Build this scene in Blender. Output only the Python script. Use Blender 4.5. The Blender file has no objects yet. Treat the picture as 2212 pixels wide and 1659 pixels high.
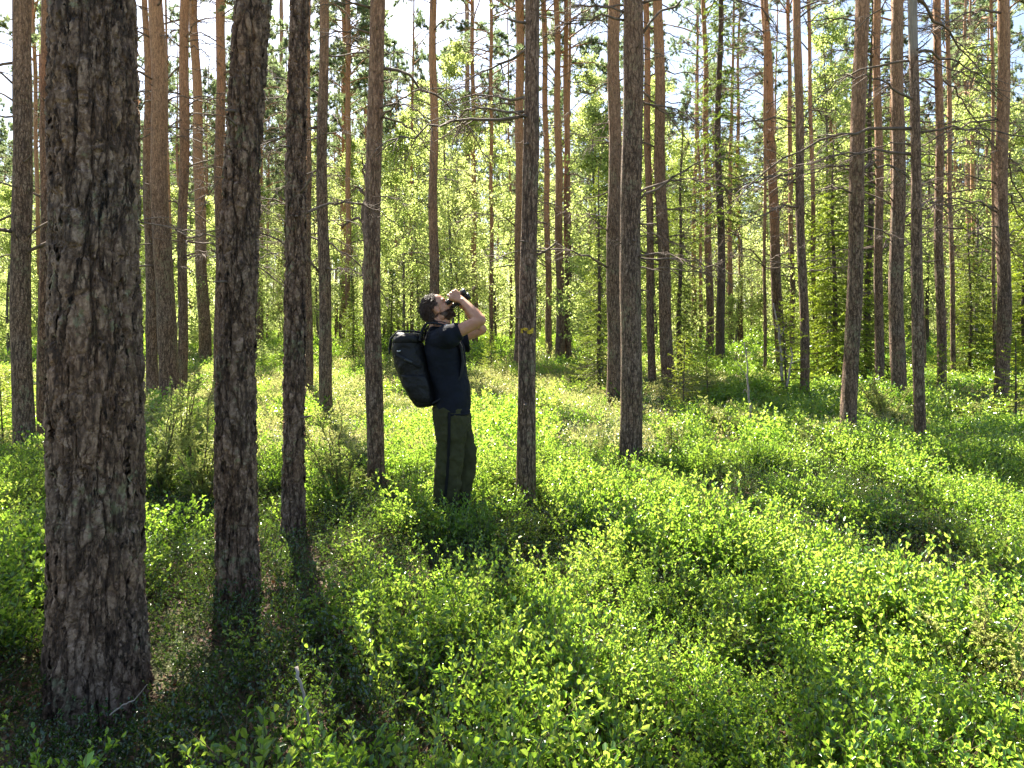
import bpy, math, random
import numpy as np
from mathutils import Vector, Matrix, Euler
R = math.radians
rng = np.random.default_rng(7)
random.seed(7)
S = bpy.context.scene
COL = S.collection

# ------------------------------------------------------------------ camera, sky, sun, exposure
FPX = 1475.0            # focal length in the pixels of a 2212 px wide picture
HOR = 720.0             # row of the horizon in that picture
cam = bpy.data.cameras.new('camera')
cam.sensor_width = 36
cam.lens = 36 * FPX / 2212
cam.shift_y = (HOR - 829.5) / 2212
cam.clip_end = 2000
cam.clip_start = 0.05
co = bpy.data.objects.new('camera', cam)
COL.objects.link(co)
co.location = (0, 0, 1.5)
co.rotation_euler = (R(90), 0, 0)
S.camera = co

SUN_AZ, SUN_EL = R(-21.7), R(50)
w = bpy.data.worlds.new('World')
S.world = w
w.use_nodes = True
nt = w.node_tree
bg = nt.nodes['Background']
sky = nt.nodes.new('ShaderNodeTexSky')
sky.sky_type = 'NISHITA'
sky.sun_disc = False
sky.sun_elevation = SUN_EL
sky.sun_rotation = SUN_AZ
sky.air_density = 1.0
sky.dust_density = 1.5
nt.links.new(sky.outputs[0], bg.inputs[0])
bg.inputs[1].default_value = 0.052
sl = bpy.data.lights.new('sun', 'SUN')
sl.energy = 5.0
sl.angle = R(0.5)
sl.color = (1.0, 0.93, 0.80)
so = bpy.data.objects.new('sun', sl)
COL.objects.link(so)
sdir = Vector((math.sin(SUN_AZ) * math.cos(SUN_EL), math.cos(SUN_AZ) * math.cos(SUN_EL), math.sin(SUN_EL)))
so.rotation_euler = sdir.to_track_quat('Z', 'Y').to_euler()
so.location = sdir * 60
vs = S.view_settings
vs.view_transform = 'Standard'
vs.look = 'None'
vs.gamma = 1
vs.exposure = 2.65
S.cycles.max_bounces = 8
S.cycles.transmission_bounces = 6
S.cycles.diffuse_bounces = 4
S.cycles.transparent_max_bounces = 4
S.cycles.caustics_reflective = False
S.cycles.caustics_refractive = False
S.cycles.sample_clamp_indirect = 6

# ------------------------------------------------------------------ helpers
def tag(o, label=None, cat=None, group=None, kind=None):
    if label: o['label'] = label
    if cat: o['category'] = cat
    if group: o['group'] = group
    if kind: o['kind'] = kind
    return o

def empty(name, loc=(0, 0, 0), rz=0.0, sc=1.0):
    o = bpy.data.objects.new(name, None)
    o.location = loc; o.rotation_euler = (0, 0, rz); o.scale = (sc,) * 3 if not hasattr(sc, '__len__') else sc
    o.empty_display_size = .2
    COL.objects.link(o)
    return o

class MB:
    def __init__(s): s.v = []; s.q = []; s.t = []; s.n = 0
    def add(s, v, q=None, t=None):
        v = np.asarray(v, dtype=np.float64).reshape(-1, 3)
        if q is not None and len(q): s.q.append(np.asarray(q, dtype=np.int64) + s.n)
        if t is not None and len(t): s.t.append(np.asarray(t, dtype=np.int64) + s.n)
        s.v.append(v); s.n += len(v)
    def mesh(s, name, mat=None, smooth=True):
        me = bpy.data.meshes.new(name)
        V = np.concatenate(s.v) if s.v else np.zeros((0, 3))
        q = np.concatenate(s.q) if s.q else np.zeros((0, 4), int)
        t = np.concatenate(s.t) if s.t else np.zeros((0, 3), int)
        me.vertices.add(len(V)); me.vertices.foreach_set('co', V.ravel().astype(np.float32))
        me.loops.add(q.size + t.size)
        me.loops.foreach_set('vertex_index', np.concatenate([q.ravel(), t.ravel()]).astype(np.int32))
        me.polygons.add(len(q) + len(t))
        st = np.concatenate([np.arange(len(q)) * 4, q.size + np.arange(len(t)) * 3]).astype(np.int32)
        me.polygons.foreach_set('loop_start', st)
        me.polygons.foreach_set('use_smooth', np.full(len(q) + len(t), smooth))
        me.update(calc_edges=True)
        if mat: me.materials.append(mat)
        return me
    def obj(s, name, mat=None, parent=None, smooth=True, link=True):
        o = bpy.data.objects.new(name, s.mesh(name, mat, smooth))
        if link: COL.objects.link(o)
        if parent: o.parent = parent
        return o

def inst(name, me, parent=None, loc=(0, 0, 0), rot=(0, 0, 0), sc=1.0):
    o = bpy.data.objects.new(name, me)
    o.location = loc; o.rotation_euler = rot
    o.scale = (sc, sc, sc) if not hasattr(sc, '__len__') else sc
    COL.objects.link(o)
    if parent: o.parent = parent
    return o

def unit(a):
    a = np.asarray(a, float)
    return a / np.maximum(np.linalg.norm(a, axis=-1, keepdims=True), 1e-9)

def tube(mb, pts, rad, n=8, cap=True, flat=None):
    """tapered tube through pts; flat=(direction, factor) squashes it along a direction"""
    P = np.asarray(pts, float); m = len(P)
    rad = np.broadcast_to(np.asarray(rad, float), (m,))
    T = unit(np.gradient(P, axis=0))
    ref = np.array([0, 0, 1.0]) if abs(T[0][2]) < .9 else np.array([1.0, 0, 0])
    U = np.zeros((m, 3)); u = unit(np.cross(T[0], ref))
    for i in range(m):
        u = unit(u - T[i] * np.dot(u, T[i])); U[i] = u
    W = np.cross(T, U)
    a = np.arange(n) * 2 * math.pi / n
    ring = P[:, None] + rad[:, None, None] * (np.cos(a)[None, :, None] * U[:, None] + np.sin(a)[None, :, None] * W[:, None])
    if flat is not None:
        d = unit(np.array(flat[0])); off = ring - P[:, None]
        ring = P[:, None] + off - (off @ d)[..., None] * d * (1 - flat[1])
    V = ring.reshape(-1, 3)
    i, j = np.meshgrid(np.arange(m - 1), np.arange(n), indexing='ij')
    j2 = (j + 1) % n
    q = np.stack([i * n + j, i * n + j2, (i + 1) * n + j2, (i + 1) * n + j], -1).reshape(-1, 4)
    t = []
    if cap:
        V = np.vstack([V, P[0], P[-1]]); c0 = m * n; c1 = c0 + 1
        for k in range(n):
            t.append((c0, (k + 1) % n, k)); t.append((c1, (m - 1) * n + k, (m - 1) * n + (k + 1) % n))
    mb.add(V, q, t)

def capsule(mb, a, b, ra, rb, n=16, flat=None):
    """rounded limb segment"""
    a = np.array(a, float); b = np.array(b, float); d = unit(b - a)
    pts = []; rr = []
    for k in np.linspace(0, 1, 5)[:-1]:
        th = (1 - k) * math.pi / 2
        pts.append(a - d * ra * math.sin(th) * .999); rr.append(max(ra * math.cos(th), 1e-4))
    for k in np.linspace(0, 1, 6): pts.append(a + (b - a) * k); rr.append(ra + (rb - ra) * k)
    for k in np.linspace(0, 1, 5)[1:]:
        th = k * math.pi / 2
        pts.append(b + d * rb * math.sin(th) * .999); rr.append(max(rb * math.cos(th), 1e-4))
    tube(mb, pts, rr, n, True, flat)

def ellipsoid(mb, c, r, rot=None, nu=20, nv=12):
    u = np.linspace(0, 2 * math.pi, nu, endpoint=False); v = np.linspace(0, math.pi, nv + 1)[1:-1]
    V = [[0, 0, 1.0]]
    for b in v:
        for a in u: V.append([math.sin(b) * math.cos(a), math.sin(b) * math.sin(a), math.cos(b)])
    V.append([0, 0, -1.0]); V = np.array(V) * np.array(r)
    if rot is not None: V = V @ np.array(rot).T
    V = V + np.array(c)
    q = []; t = []
    for k in range(nu):
        k2 = (k + 1) % nu
        t.append((0, 1 + k, 1 + k2)); L = len(V) - 1; b0 = 1 + (nv - 2) * nu
        t.append((L, b0 + k2, b0 + k))
        for i in range(nv - 2): q.append((1 + i * nu + k, 1 + (i + 1) * nu + k, 1 + (i + 1) * nu + k2, 1 + i * nu + k2))
    mb.add(V, q, t)

def loft(mb, secs, n=32, e=1.0):
    """secs: (z, x_back, x_front, y_centre, y_half); closed"""
    a = np.arange(n) * 2 * math.pi / n
    V = []
    for (z, x0, x1, yc, ry) in secs:
        c, s_ = np.cos(a), np.sin(a)
        x = (x0 + x1) / 2 + (x1 - x0) / 2 * np.sign(c) * np.abs(c) ** e
        y = yc + ry * np.sign(s_) * np.abs(s_) ** e
        V.append(np.stack([x, y, np.full(n, z)], -1))
    m = len(secs); V = np.concatenate(V)
    i, j = np.meshgrid(np.arange(m - 1), np.arange(n), indexing='ij'); j2 = (j + 1) % n
    q = np.stack([i * n + j, i * n + j2, (i + 1) * n + j2, (i + 1) * n + j], -1).reshape(-1, 4)
    c0 = V[:n].mean(0); c1 = V[-n:].mean(0); V = np.vstack([V, c0, c1]); t = []
    for k in range(n):
        t.append((m * n, (k + 1) % n, k)); t.append((m * n + 1, (m - 1) * n + k, (m - 1) * n + (k + 1) % n))
    mb.add(V, q, t)

def leaves6(mb, P, D, N, L, W, fold=.25):
    """oval leaves of six points, folded along the midrib"""
    P = np.asarray(P); D = unit(D); Sd = unit(np.cross(D, N)); N2 = np.cross(Sd, D)
    L = np.broadcast_to(L, len(P))[:, None]; W = np.broadcast_to(W, len(P))[:, None]
    up = N2 * W * fold
    v = np.stack([P, P + D * L * .3 + Sd * W * .42 + up, P + D * L * .68 + Sd * W * .4 + up, P + D * L - N2 * L * .1,
                  P + D * L * .68 - Sd * W * .4 + up, P + D * L * .3 - Sd * W * .42 + up], 1)
    b = np.arange(len(P))[:, None] * 6
    mb.add(v.reshape(-1, 3), np.concatenate([b + [0, 1, 2, 3], b + [0, 3, 4, 5]]))

def leaves4(mb, P, D, N, L, W, fold=.2):
    P = np.asarray(P); D = unit(D); Sd = unit(np.cross(D, N)); N2 = np.cross(Sd, D)
    L = np.broadcast_to(L, len(P))[:, None]; W = np.broadcast_to(W, len(P))[:, None]
    v = np.stack([P, P + D * L * .45 + Sd * W * .5 + N2 * W * fold, P + D * L, P + D * L * .45 - Sd * W * .5 + N2 * W * fold], 1)
    b = np.arange(len(P))[:, None] * 4
    mb.add(v.reshape(-1, 3), None, np.concatenate([b + [0, 1, 2], b + [0, 2, 3]]))

def needles(mb, P, D, L, W):
    P = np.asarray(P); D = unit(D); n = len(P)
    Sd = unit(np.cross(D, rng.normal(size=(n, 3))))
    L = np.broadcast_to(L, n)[:, None]; W = np.broadcast_to(W, n)[:, None]
    v = np.stack([P - Sd * W * .5, P + Sd * W * .5, P + D * L], 1)
    mb.add(v.reshape(-1, 3), None, np.arange(n * 3).reshape(-1, 3))

def rdir(n, zb=0.0):
    return unit(rng.normal(size=(n, 3)) + [0, 0, zb])

# ------------------------------------------------------------------ materials
def newmat(name):
    m = bpy.data.materials.new(name); m.use_nodes = True
    nt = m.node_tree
    return m, nt, nt.nodes, nt.links, nt.nodes['Principled BSDF'], nt.nodes['Material Output']

def ramp(nodes, stops):
    r = nodes.new('ShaderNodeValToRGB'); e = r.color_ramp.elements
    while len(e) < len(stops): e.new(0.5)
    for k, (p, c) in enumerate(stops):
        e[k].position = p; e[k].color = (*c, 1) if len(c) == 3 else c
    return r

def leaf_mat(name, cols, trans, mixf=.5, rough=.4, spec=.5):
    m, nt, N, K, p, out = newmat(name)
    g = N.new('ShaderNodeNewGeometry'); oi = N.new('ShaderNodeObjectInfo')
    ad = N.new('ShaderNodeMath'); ad.operation = 'MULTIPLY_ADD'; ad.inputs[1].default_value = .55
    K.new(g.outputs['Random Per Island'], ad.inputs[0])
    m2 = N.new('ShaderNodeMath'); m2.operation = 'MULTIPLY'; m2.inputs[1].default_value = .45
    K.new(oi.outputs['Random'], m2.inputs[0]); K.new(m2.outputs[0], ad.inputs[2])
    r1 = ramp(N, [(k / (len(cols) - 1), c) for k, c in enumerate(cols)])
    r2 = ramp(N, [(k / (len(trans) - 1), c) for k, c in enumerate(trans)])
    K.new(ad.outputs[0], r1.inputs[0]); K.new(ad.outputs[0], r2.inputs[0])
    K.new(r1.outputs[0], p.inputs['Base Color'])
    p.inputs['Roughness'].default_value = rough
    p.inputs['Specular IOR Level'].default_value = spec
    tr = N.new('ShaderNodeBsdfTranslucent'); K.new(r2.outputs[0], tr.inputs[0])
    mx = N.new('ShaderNodeMixShader'); mx.inputs[0].default_value = mixf
    K.new(p.outputs[0], mx.inputs[1]); K.new(tr.outputs[0], mx.inputs[2]); K.new(mx.outputs[0], out.inputs[0])
    return m

def flat_mat(name, col, rough=.7, spec=.3, noise=0, nscale=20, bump=0, bscale=60):
    m, nt, N, K, p, out = newmat(name)
    p.inputs['Base Color'].default_value = (*col, 1)
    p.inputs['Roughness'].default_value = rough
    p.inputs['Specular IOR Level'].default_value = spec
    tc = N.new('ShaderNodeTexCoord')
    if noise:
        n = N.new('ShaderNodeTexNoise'); n.inputs['Scale'].default_value = nscale; n.inputs['Detail'].default_value = 5
        K.new(tc.outputs['Object'], n.inputs['Vector'])
        c = np.array(col)
        r = ramp(N, [(.3, tuple(c * (1 - noise))), (.7, tuple(np.minimum(c * (1 + noise), 1)))])
        K.new(n.outputs[0], r.inputs[0]); K.new(r.outputs[0], p.inputs['Base Color'])
    if bump:
        n = N.new('ShaderNodeTexNoise'); n.inputs['Scale'].default_value = bscale; n.inputs['Detail'].default_value = 4
        K.new(tc.outputs['Object'], n.inputs['Vector'])
        b = N.new('ShaderNodeBump'); b.inputs['Strength'].default_value = 1; b.inputs['Distance'].default_value = bump
        K.new(n.outputs[0], b.inputs['Height']); K.new(b.outputs[0], p.inputs['Normal'])
    return m

def bark_mat(name, plate=(18, 7), depth=.011, base=((.015, .010, .007), (.13, .084, .056), (.38, .28, .205)), upper=(.50, .27, .145),
             z0=3.0, z1=9.0, lichen=.5, bare=None, disp=True, crackw=6.5, warp=.07, fissw=19.0):
    m, nt, N, K, p, out = newmat(name)
    tc = N.new('ShaderNodeTexCoord')
    oi = N.new('ShaderNodeObjectInfo')
    def math_(op, a, b=None, c=None, clamp=False):
        n = N.new('ShaderNodeMath'); n.operation = op; n.use_clamp = clamp
        for k, x in enumerate((a, b, c)):
            if x is None: continue
            if isinstance(x, (int, float)): n.inputs[k].default_value = x
            else: K.new(x, n.inputs[k])
        return n.outputs[0]
    def noise(scale, detail=4, vec=None, sc=None):
        n = N.new('ShaderNodeTexNoise'); n.inputs['Scale'].default_value = scale; n.inputs['Detail'].default_value = detail
        K.new(vec, n.inputs['Vector']); return n
    def mapping(v, s):
        mp = N.new('ShaderNodeMapping'); mp.inputs['Scale'].default_value = s; K.new(v, mp.inputs[0]); return mp.outputs[0]
    obv = N.new('ShaderNodeVectorMath'); obv.operation = 'ADD'
    cmb = N.new('ShaderNodeCombineXYZ'); r50 = math_('MULTIPLY', oi.outputs['Random'], 37.0)
    K.new(r50, cmb.inputs[0]); K.new(tc.outputs['Object'], obv.inputs[0]); K.new(cmb.outputs[0], obv.inputs[1])
    ob = obv.outputs[0]
    # warped coordinates so that the plates are ragged
    nw = noise(11, 6, ob)
    sub = N.new('ShaderNodeVectorMath'); sub.operation = 'SUBTRACT'; K.new(nw.outputs['Color'], sub.inputs[0]); sub.inputs[1].default_value = (.5, .5, .5)
    scl = N.new('ShaderNodeVectorMath'); scl.operation = 'MULTIPLY'; K.new(sub.outputs[0], scl.inputs[0]); scl.inputs[1].default_value = (warp, warp, warp * 1.8)
    wv = N.new('ShaderNodeVectorMath'); wv.operation = 'ADD'; K.new(ob, wv.inputs[0]); K.new(scl.outputs[0], wv.inputs[1])
    vo = N.new('ShaderNodeTexVoronoi'); vo.feature = 'DISTANCE_TO_EDGE'; vo.inputs['Scale'].default_value = 1
    K.new(mapping(wv.outputs[0], (plate[0], plate[0], plate[1])), vo.inputs['Vector'])
    crack0 = math_('MULTIPLY', vo.outputs['Distance'], crackw, clamp=True)
    nv = noise(1, 4, mapping(ob, (plate[0] * .95, plate[0] * .95, plate[1] * .40)))
    fi0 = math_('ABSOLUTE', math_('SUBTRACT', nv.outputs[0], .5))
    fiss = math_('MULTIPLY', fi0, fissw, clamp=True)
    c2_ = math_('MULTIPLY_ADD', crack0, .55, .45)
    crack = math_('MULTIPLY', c2_, fiss)
    vf = N.new('ShaderNodeTexVoronoi'); vf.feature = 'F1'; vf.inputs['Scale'].default_value = 1
    K.new(mapping(wv.outputs[0], (plate[0] * 2.6, plate[0] * 2.6, plate[1] * 3.2)), vf.inputs['Vector'])
    flake = math_('SUBTRACT', 1.0, vf.outputs['Distance'], clamp=True)
    fcol = N.new('ShaderNodeSeparateColor'); K.new(vf.outputs['Color'], fcol.inputs[0])
    vg = N.new('ShaderNodeTexVoronoi'); vg.feature = 'F1'; vg.inputs['Scale'].default_value = 1
    K.new(mapping(wv.outputs[0], (plate[0] * 6, plate[0] * 6, plate[1] * 9)), vg.inputs['Vector'])
    gcol = N.new('ShaderNodeSeparateColor'); K.new(vg.outputs['Color'], gcol.inputs[0])
    nf = noise(70, 6, ob); nl = noise(2.3, 3, ob)
    # height on the trunk
    sx = N.new('ShaderNodeSeparateXYZ'); K.new(tc.outputs['Object'], sx.inputs[0])
    nz = noise(1.1, 3, mapping(ob, (1, 1, .5)))
    rz = math_('MULTIPLY_ADD', oi.outputs['Random'], 2.5, sx.outputs['Z'])
    zz = math_('MULTIPLY_ADD', nz.outputs[0], 4.0, rz)
    mr = N.new('ShaderNodeMapRange'); mr.inputs['From Min'].default_value = z0 + 2.4; mr.inputs['From Max'].default_value = z1 + 3.2
    mr.interpolation_type = 'SMOOTHSTEP'; K.new(zz, mr.inputs[0]); upf = mr.outputs[0]
    # colour
    a1 = math_('MULTIPLY', gcol.outputs[0], .22); a2 = math_('MULTIPLY_ADD', fcol.outputs[0], .32, a1)
    a3 = math_('MULTIPLY_ADD', nf.outputs[0], .6, a2); a4 = math_('SUBTRACT', a3, .10)
    ck = math_('MULTIPLY_ADD', crack, .86, .14)
    a5 = math_('MULTIPLY', a4, ck)
    rb = ramp(N, [(0.0, base[0]), (.28, base[1]), (.75, base[2])]); K.new(a5, rb.inputs[0])
    # warm and cool plates
    hm = N.new('ShaderNodeMix'); hm.data_type = 'RGBA'; hm.blend_type = 'MULTIPLY'
    hr = ramp(N, [(.3, (1.12, .96, .82)), (.7, (.96, .96, .98))]); K.new(nl.outputs[0], hr.inputs[0])
    hm.inputs[0].default_value = 1; K.new(rb.outputs[0], hm.inputs[6]); K.new(hr.outputs[0], hm.inputs[7])
    # lichen
    li = noise(26, 5, ob); li2 = noise(3.2, 2, ob)
    lf = math_('MULTIPLY', li.outputs[0], li2.outputs[0])
    lm = N.new('ShaderNodeMapRange'); lm.inputs['From Min'].default_value = .31; lm.inputs['From Max'].default_value = .37; K.new(lf, lm.inputs[0])
    lfac = math_('MULTIPLY', lm.outputs[0], lichen)
    lfz = math_('MULTIPLY', lfac, math_('SUBTRACT', 1.0, upf))
    lfc = math_('MULTIPLY', lfz, crack)
    lx = N.new('ShaderNodeMix'); lx.data_type = 'RGBA'; lx.inputs[7].default_value = (.24, .24, .13, 1)
    K.new(lfc, lx.inputs[0]); K.new(hm.outputs[2], lx.inputs[6])
    # orange upper bark
    ru = ramp(N, [(0, tuple(np.array(upper) * .35)), (.25, tuple(np.array(upper) * .8)), (.7, tuple(np.array(upper) * 1.25))]); K.new(a5, ru.inputs[0])
    ux = N.new('ShaderNodeMix'); ux.data_type = 'RGBA'; K.new(upf, ux.inputs[0]); K.new(lx.outputs[2], ux.inputs[6]); K.new(ru.outputs[0], ux.inputs[7])
    colr = ux.outputs[2]
    if bare:
        br = N.new('ShaderNodeMapRange'); br.inputs['From Min'].default_value = bare; br.inputs['From Max'].default_value = bare + .12
        bz = math_('MULTIPLY_ADD', nz.outputs[0], 1.2, sx.outputs['Z']); K.new(bz, br.inputs[0])
        bn = noise(8, 4, mapping(ob, (6, 6, .5)))
        brr = ramp(N, [(.3, (.22, .18, .15)), (.7, (.42, .34, .26))]); K.new(bn.outputs[0], brr.inputs[0])
        bx = N.new('ShaderNodeMix'); bx.data_type = 'RGBA'; K.new(br.outputs[0], bx.inputs[0]); K.new(colr, bx.inputs[6]); K.new(brr.outputs[0], bx.inputs[7])
        colr = bx.outputs[2]
    K.new(colr, p.inputs['Base Color'])
    p.inputs['Roughness'].default_value = .82
    p.inputs['Specular IOR Level'].default_value = .35
    # relief: plates between cracks, each built of stepped flakes
    h1 = math_('MULTIPLY', crack, depth)
    h2 = math_('MULTIPLY_ADD', fcol.outputs[1], depth * .42, h1)
    h2b = math_('MULTIPLY_ADD', gcol.outputs[1], depth * .22, h2)
    h3 = math_('MULTIPLY_ADD', nf.outputs[0], depth * .35, h2b)
    ub = math_('MULTIPLY_ADD', upf, -.75, 1.0)
    h4 = math_('MULTIPLY', h3, ub)
    if disp:
        d = N.new('ShaderNodeDisplacement'); d.inputs['Scale'].default_value = 1; d.inputs['Midlevel'].default_value = 0
        K.new(h4, d.inputs['Height']); K.new(d.outputs[0], out.inputs['Displacement'])
        m.displacement_method = 'BOTH'
    else:
        b = N.new('ShaderNodeBump'); b.inputs['Distance'].default_value = 1; K.new(h4, b.inputs['Height']); K.new(b.outputs[0], p.inputs['Normal'])
    return m

M = {}
M['bark_near'] = bark_mat('bark_near', (19, 7.5), .018, z0=4.5, z1=10, lichen=.8)
M['bark'] = bark_mat('bark', (30, 11), .008, lichen=.55, z0=2.9, z1=8.0, disp=False)
M['bark_bare'] = bark_mat('bark_bare', (30, 11), .007, lichen=.5, bare=5.0, disp=False)
M['bark_far'] = bark_mat('bark_far', (20, 8), .010, lichen=.3, z0=1.5, z1=7, disp=False)
M['bark_spruce'] = bark_mat('bark_spruce', (34, 16), .006, base=((.03, .022, .018), (.09, .068, .055), (.17, .135, .115)), upper=(.13, .09, .07), lichen=.4, disp=False)
M['bark_birch'] = bark_mat('bark_birch', (10, 30), .004, base=((.03, .028, .025), (.13, .12, .105), (.34, .32, .29)), upper=(.20, .17, .15), lichen=.2, disp=False)
M['dead_wood'] = flat_mat('dead_wood', (.15, .11, .085), .85, .3, .45, 14, .003, 50)
M['grey_wood'] = flat_mat('grey_wood', (.30, .25, .21), .8, .3, .35, 12, .003, 50)
M['stem'] = flat_mat('stem', (.10, .065, .04), .8, .3, .3, 20)
M['bilberry'] = leaf_mat('bilberry_leaf', [(.035, .105, .016), (.06, .15, .028), (.10, .19, .04)], [(.22, .42, .03), (.36, .56, .05), (.60, .70, .12)], .5, .27, 1.0)
M['heath'] = leaf_mat('pale_heath_leaf', [(.08, .12, .035), (.15, .16, .06), (.22, .16, .09)], [(.36, .46, .08), (.52, .56, .16), (.60, .48, .22)], .45, .28, 1.0)
M['lingon'] = leaf_mat('lingonberry_leaf', [(.022, .055, .014), (.035, .08, .02), (.07, .115, .03)], [(.10, .20, .02), (.16, .28, .03), (.28, .34, .05)], .28, .22, 1.0)
M['birch_leaf'] = leaf_mat('birch_leaf', [(.09, .15, .03), (.13, .19, .045), (.17, .22, .06)], [(.46, .58, .14), (.58, .68, .20), (.70, .74, .30)], .62, .4, .5)
M['pine_needle'] = leaf_mat('pine_needle', [(.055, .09, .035), (.08, .12, .05), (.11, .13, .05)], [(.22, .32, .14), (.30, .40, .16), (.38, .40, .18)], .5, .4, .5)
M['spruce_needle'] = leaf_mat('spruce_needle', [(.025, .06, .014), (.045, .085, .02), (.08, .12, .025)], [(.16, .27, .03), (.28, .40, .04), (.45, .50, .06)], .45, .4, .5)
M['spruce_light'] = leaf_mat('young_spruce_needle', [(.05, .10, .015), (.09, .14, .02), (.14, .18, .03)], [(.30, .46, .03), (.46, .58, .04), (.62, .66, .07)], .52, .4, .5)
M['juniper'] = leaf_mat('juniper_needle', [(.09, .14, .04), (.14, .19, .05), (.22, .23, .07)], [(.40, .50, .12), (.56, .62, .16), (.70, .66, .24)], .5, .4, .6)
M['litter'] = leaf_mat('dry_leaf', [(.10, .05, .025), (.16, .085, .045), (.24, .15, .09)], [(.16, .07, .02), (.2, .09, .03), (.24, .13, .05)], .2, .6, .3)

# ------------------------------------------------------------------ ground
def sstep(x): x = np.clip(x, 0, 1); return x * x * (3 - 2 * x)
def zt0(d): return .6 * sstep((d - 6) / 20.0) + 7.0 * sstep((np.asarray(d, float) - 42) / 110.0)
def bumps(x, y):
    f = .055 * np.sin(x * .9 + 1.3) * np.cos(y * 1.1 + .4) + .035 * np.sin(x * 2.3 - y * 1.7) + .02 * np.sin(x * 4.1 + y * 3.3 + 2)
    f = f + .14 * np.exp(-((x - 5.9) ** 2 + (y - 13.5) ** 2) / 3.5) + .10 * np.exp(-((x + 4) ** 2 + (y - 11) ** 2) / 5)
    return f
def gz(x, y): return zt0(np.asarray(y, float)) + bumps(np.asarray(x, float), np.asarray(y, float))

gx = np.sign(np.linspace(-1, 1, 301)) * (np.abs(np.linspace(-1, 1, 301)) ** 2.6) * 420
gy = np.concatenate([-np.linspace(1, 0, 25)[:-1] ** 2 * 150, np.linspace(0, 1, 330) ** 2.4 * 700])
X, Y = np.meshgrid(gx, gy)
Z = gz(X, Y)
mb = MB()
nx, ny = len(gx), len(gy)
i, j = np.meshgrid(np.arange(ny - 1), np.arange(nx - 1), indexing='ij')
mb.add(np.stack([X, Y, Z], -1).reshape(-1, 3), np.stack([i * nx + j, i * nx + j + 1, (i + 1) * nx + j + 1, (i + 1) * nx + j], -1).reshape(-1, 4))
m, nt, N, K, p, out = newmat('forest_floor')
tc = N.new('ShaderNodeTexCoord')
n1 = N.new('ShaderNodeTexNoise'); n1.inputs['Scale'].default_value = 1.3; n1.inputs['Detail'].default_value = 6; K.new(tc.outputs['Object'], n1.inputs['Vector'])
n2 = N.new('ShaderNodeTexNoise'); n2.inputs['Scale'].default_value = 38; n2.inputs['Detail'].default_value = 6; K.new(tc.outputs['Object'], n2.inputs['Vector'])
r1 = ramp(N, [(.35, (.035, .022, .014)), (.55, (.10, .065, .035)), (.75, (.17, .12, .07))]); K.new(n2.outputs[0], r1.inputs[0])
r2 = ramp(N, [(.35, (.03, .045, .012)), (.55, (.07, .10, .02)), (.75, (.13, .16, .035))]); K.new(n2.outputs[0], r2.inputs[0])
rm = ramp(N, [(.44, (0, 0, 0)), (.56, (1, 1, 1))]); K.new(n1.outputs[0], rm.inputs[0])
mx = N.new('ShaderNodeMix'); mx.data_type = 'RGBA'; K.new(rm.outputs[0], mx.inputs[0]); K.new(r1.outputs[0], mx.inputs[6]); K.new(r2.outputs[0], mx.inputs[7])
K.new(mx.outputs[2], p.inputs['Base Color']); p.inputs['Roughness'].default_value = .95
b = N.new('ShaderNodeBump'); b.inputs['Distance'].default_value = .03; K.new(n2.outputs[0], b.inputs['Height']); K.new(b.outputs[0], p.inputs['Normal'])
tag(mb.obj('ground', m), 'mossy forest floor with brown needle litter under the low shrubs', 'ground', kind='structure')

def depth_of(yb, heff=1.25):
    lo, hi = 1.5, 140.0
    for _ in range(50):
        d = (lo + hi) / 2
        if FPX * (heff - float(zt0(d))) / d > (yb - HOR): lo = d
        else: hi = d
    return (lo + hi) / 2
def wx(xd, d): return (xd - 1106.0) / FPX * d
def wz(yd, d): return 1.5 - (yd - HOR) / FPX * d

# ------------------------------------------------------------------ meshes shared by many trees
def dead_branch_mesh(L, seed, twigs=9, mat='dead_wood'):
    r = np.random.default_rng(seed); mb = MB()
    s = np.linspace(0, 1, 12)
    drop = r.uniform(.05, .42) * L; rise = r.uniform(.0, .18) * L
    P = np.stack([s * L * (1 - .12 * s), .10 * L * np.sin(s * 3 + r.uniform(0, 6)) * s, rise * np.sin(s * 2.2) - drop * s ** 2.2], -1)
    P[1:] += r.normal(size=(11, 3)) * .012 * L
    tube(mb, P, np.linspace(.013, .0025, 12) * (L ** .5), 5)
    for k in range(twigs):
        t = r.uniform(.25, .98); i = int(t * 10); p0 = P[i] + (P[i + 1] - P[i]) * (t * 10 - i if i < 11 else 0)
        dr = unit(np.array([r.uniform(.2, 1), r.choice([-1, 1]) * r.uniform(.4, 1.1), r.uniform(-.9, .35)]))
        l = r.uniform(.15, .5) * L * (1.1 - t * .6); u = np.linspace(0, 1, 6)[:, None]
        Q = p0 + dr * l * u + np.array([0, 0, -1]) * (u ** 2) * l * r.uniform(-.1, .5) + r.normal(size=(6, 3)) * .02 * l * u
        tube(mb, Q, np.linspace(.005, .0015, 6) * (L ** .5), 4, False)
        for q in range(3):
            a = Q[r.integers(1, 5)]; d2 = unit(dr + r.normal(size=3) * .8); l2 = l * r.uniform(.2, .5)
            tube(mb, np.stack([a, a + d2 * l2 * .5 + r.normal(size=3) * .02, a + d2 * l2 + [0, 0, -.05 * l2]]), [.0022, .0016, .001], 3, False)
    return mb.mesh('dead_branch', M[mat])
DB = [dead_branch_mesh(L, 100 + k, 9 + k % 4) for k, L in enumerate([.5, .8, 1.1, 1.3, 1.6, 1.9, 2.2, 1.0])]
STUB = []
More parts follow.
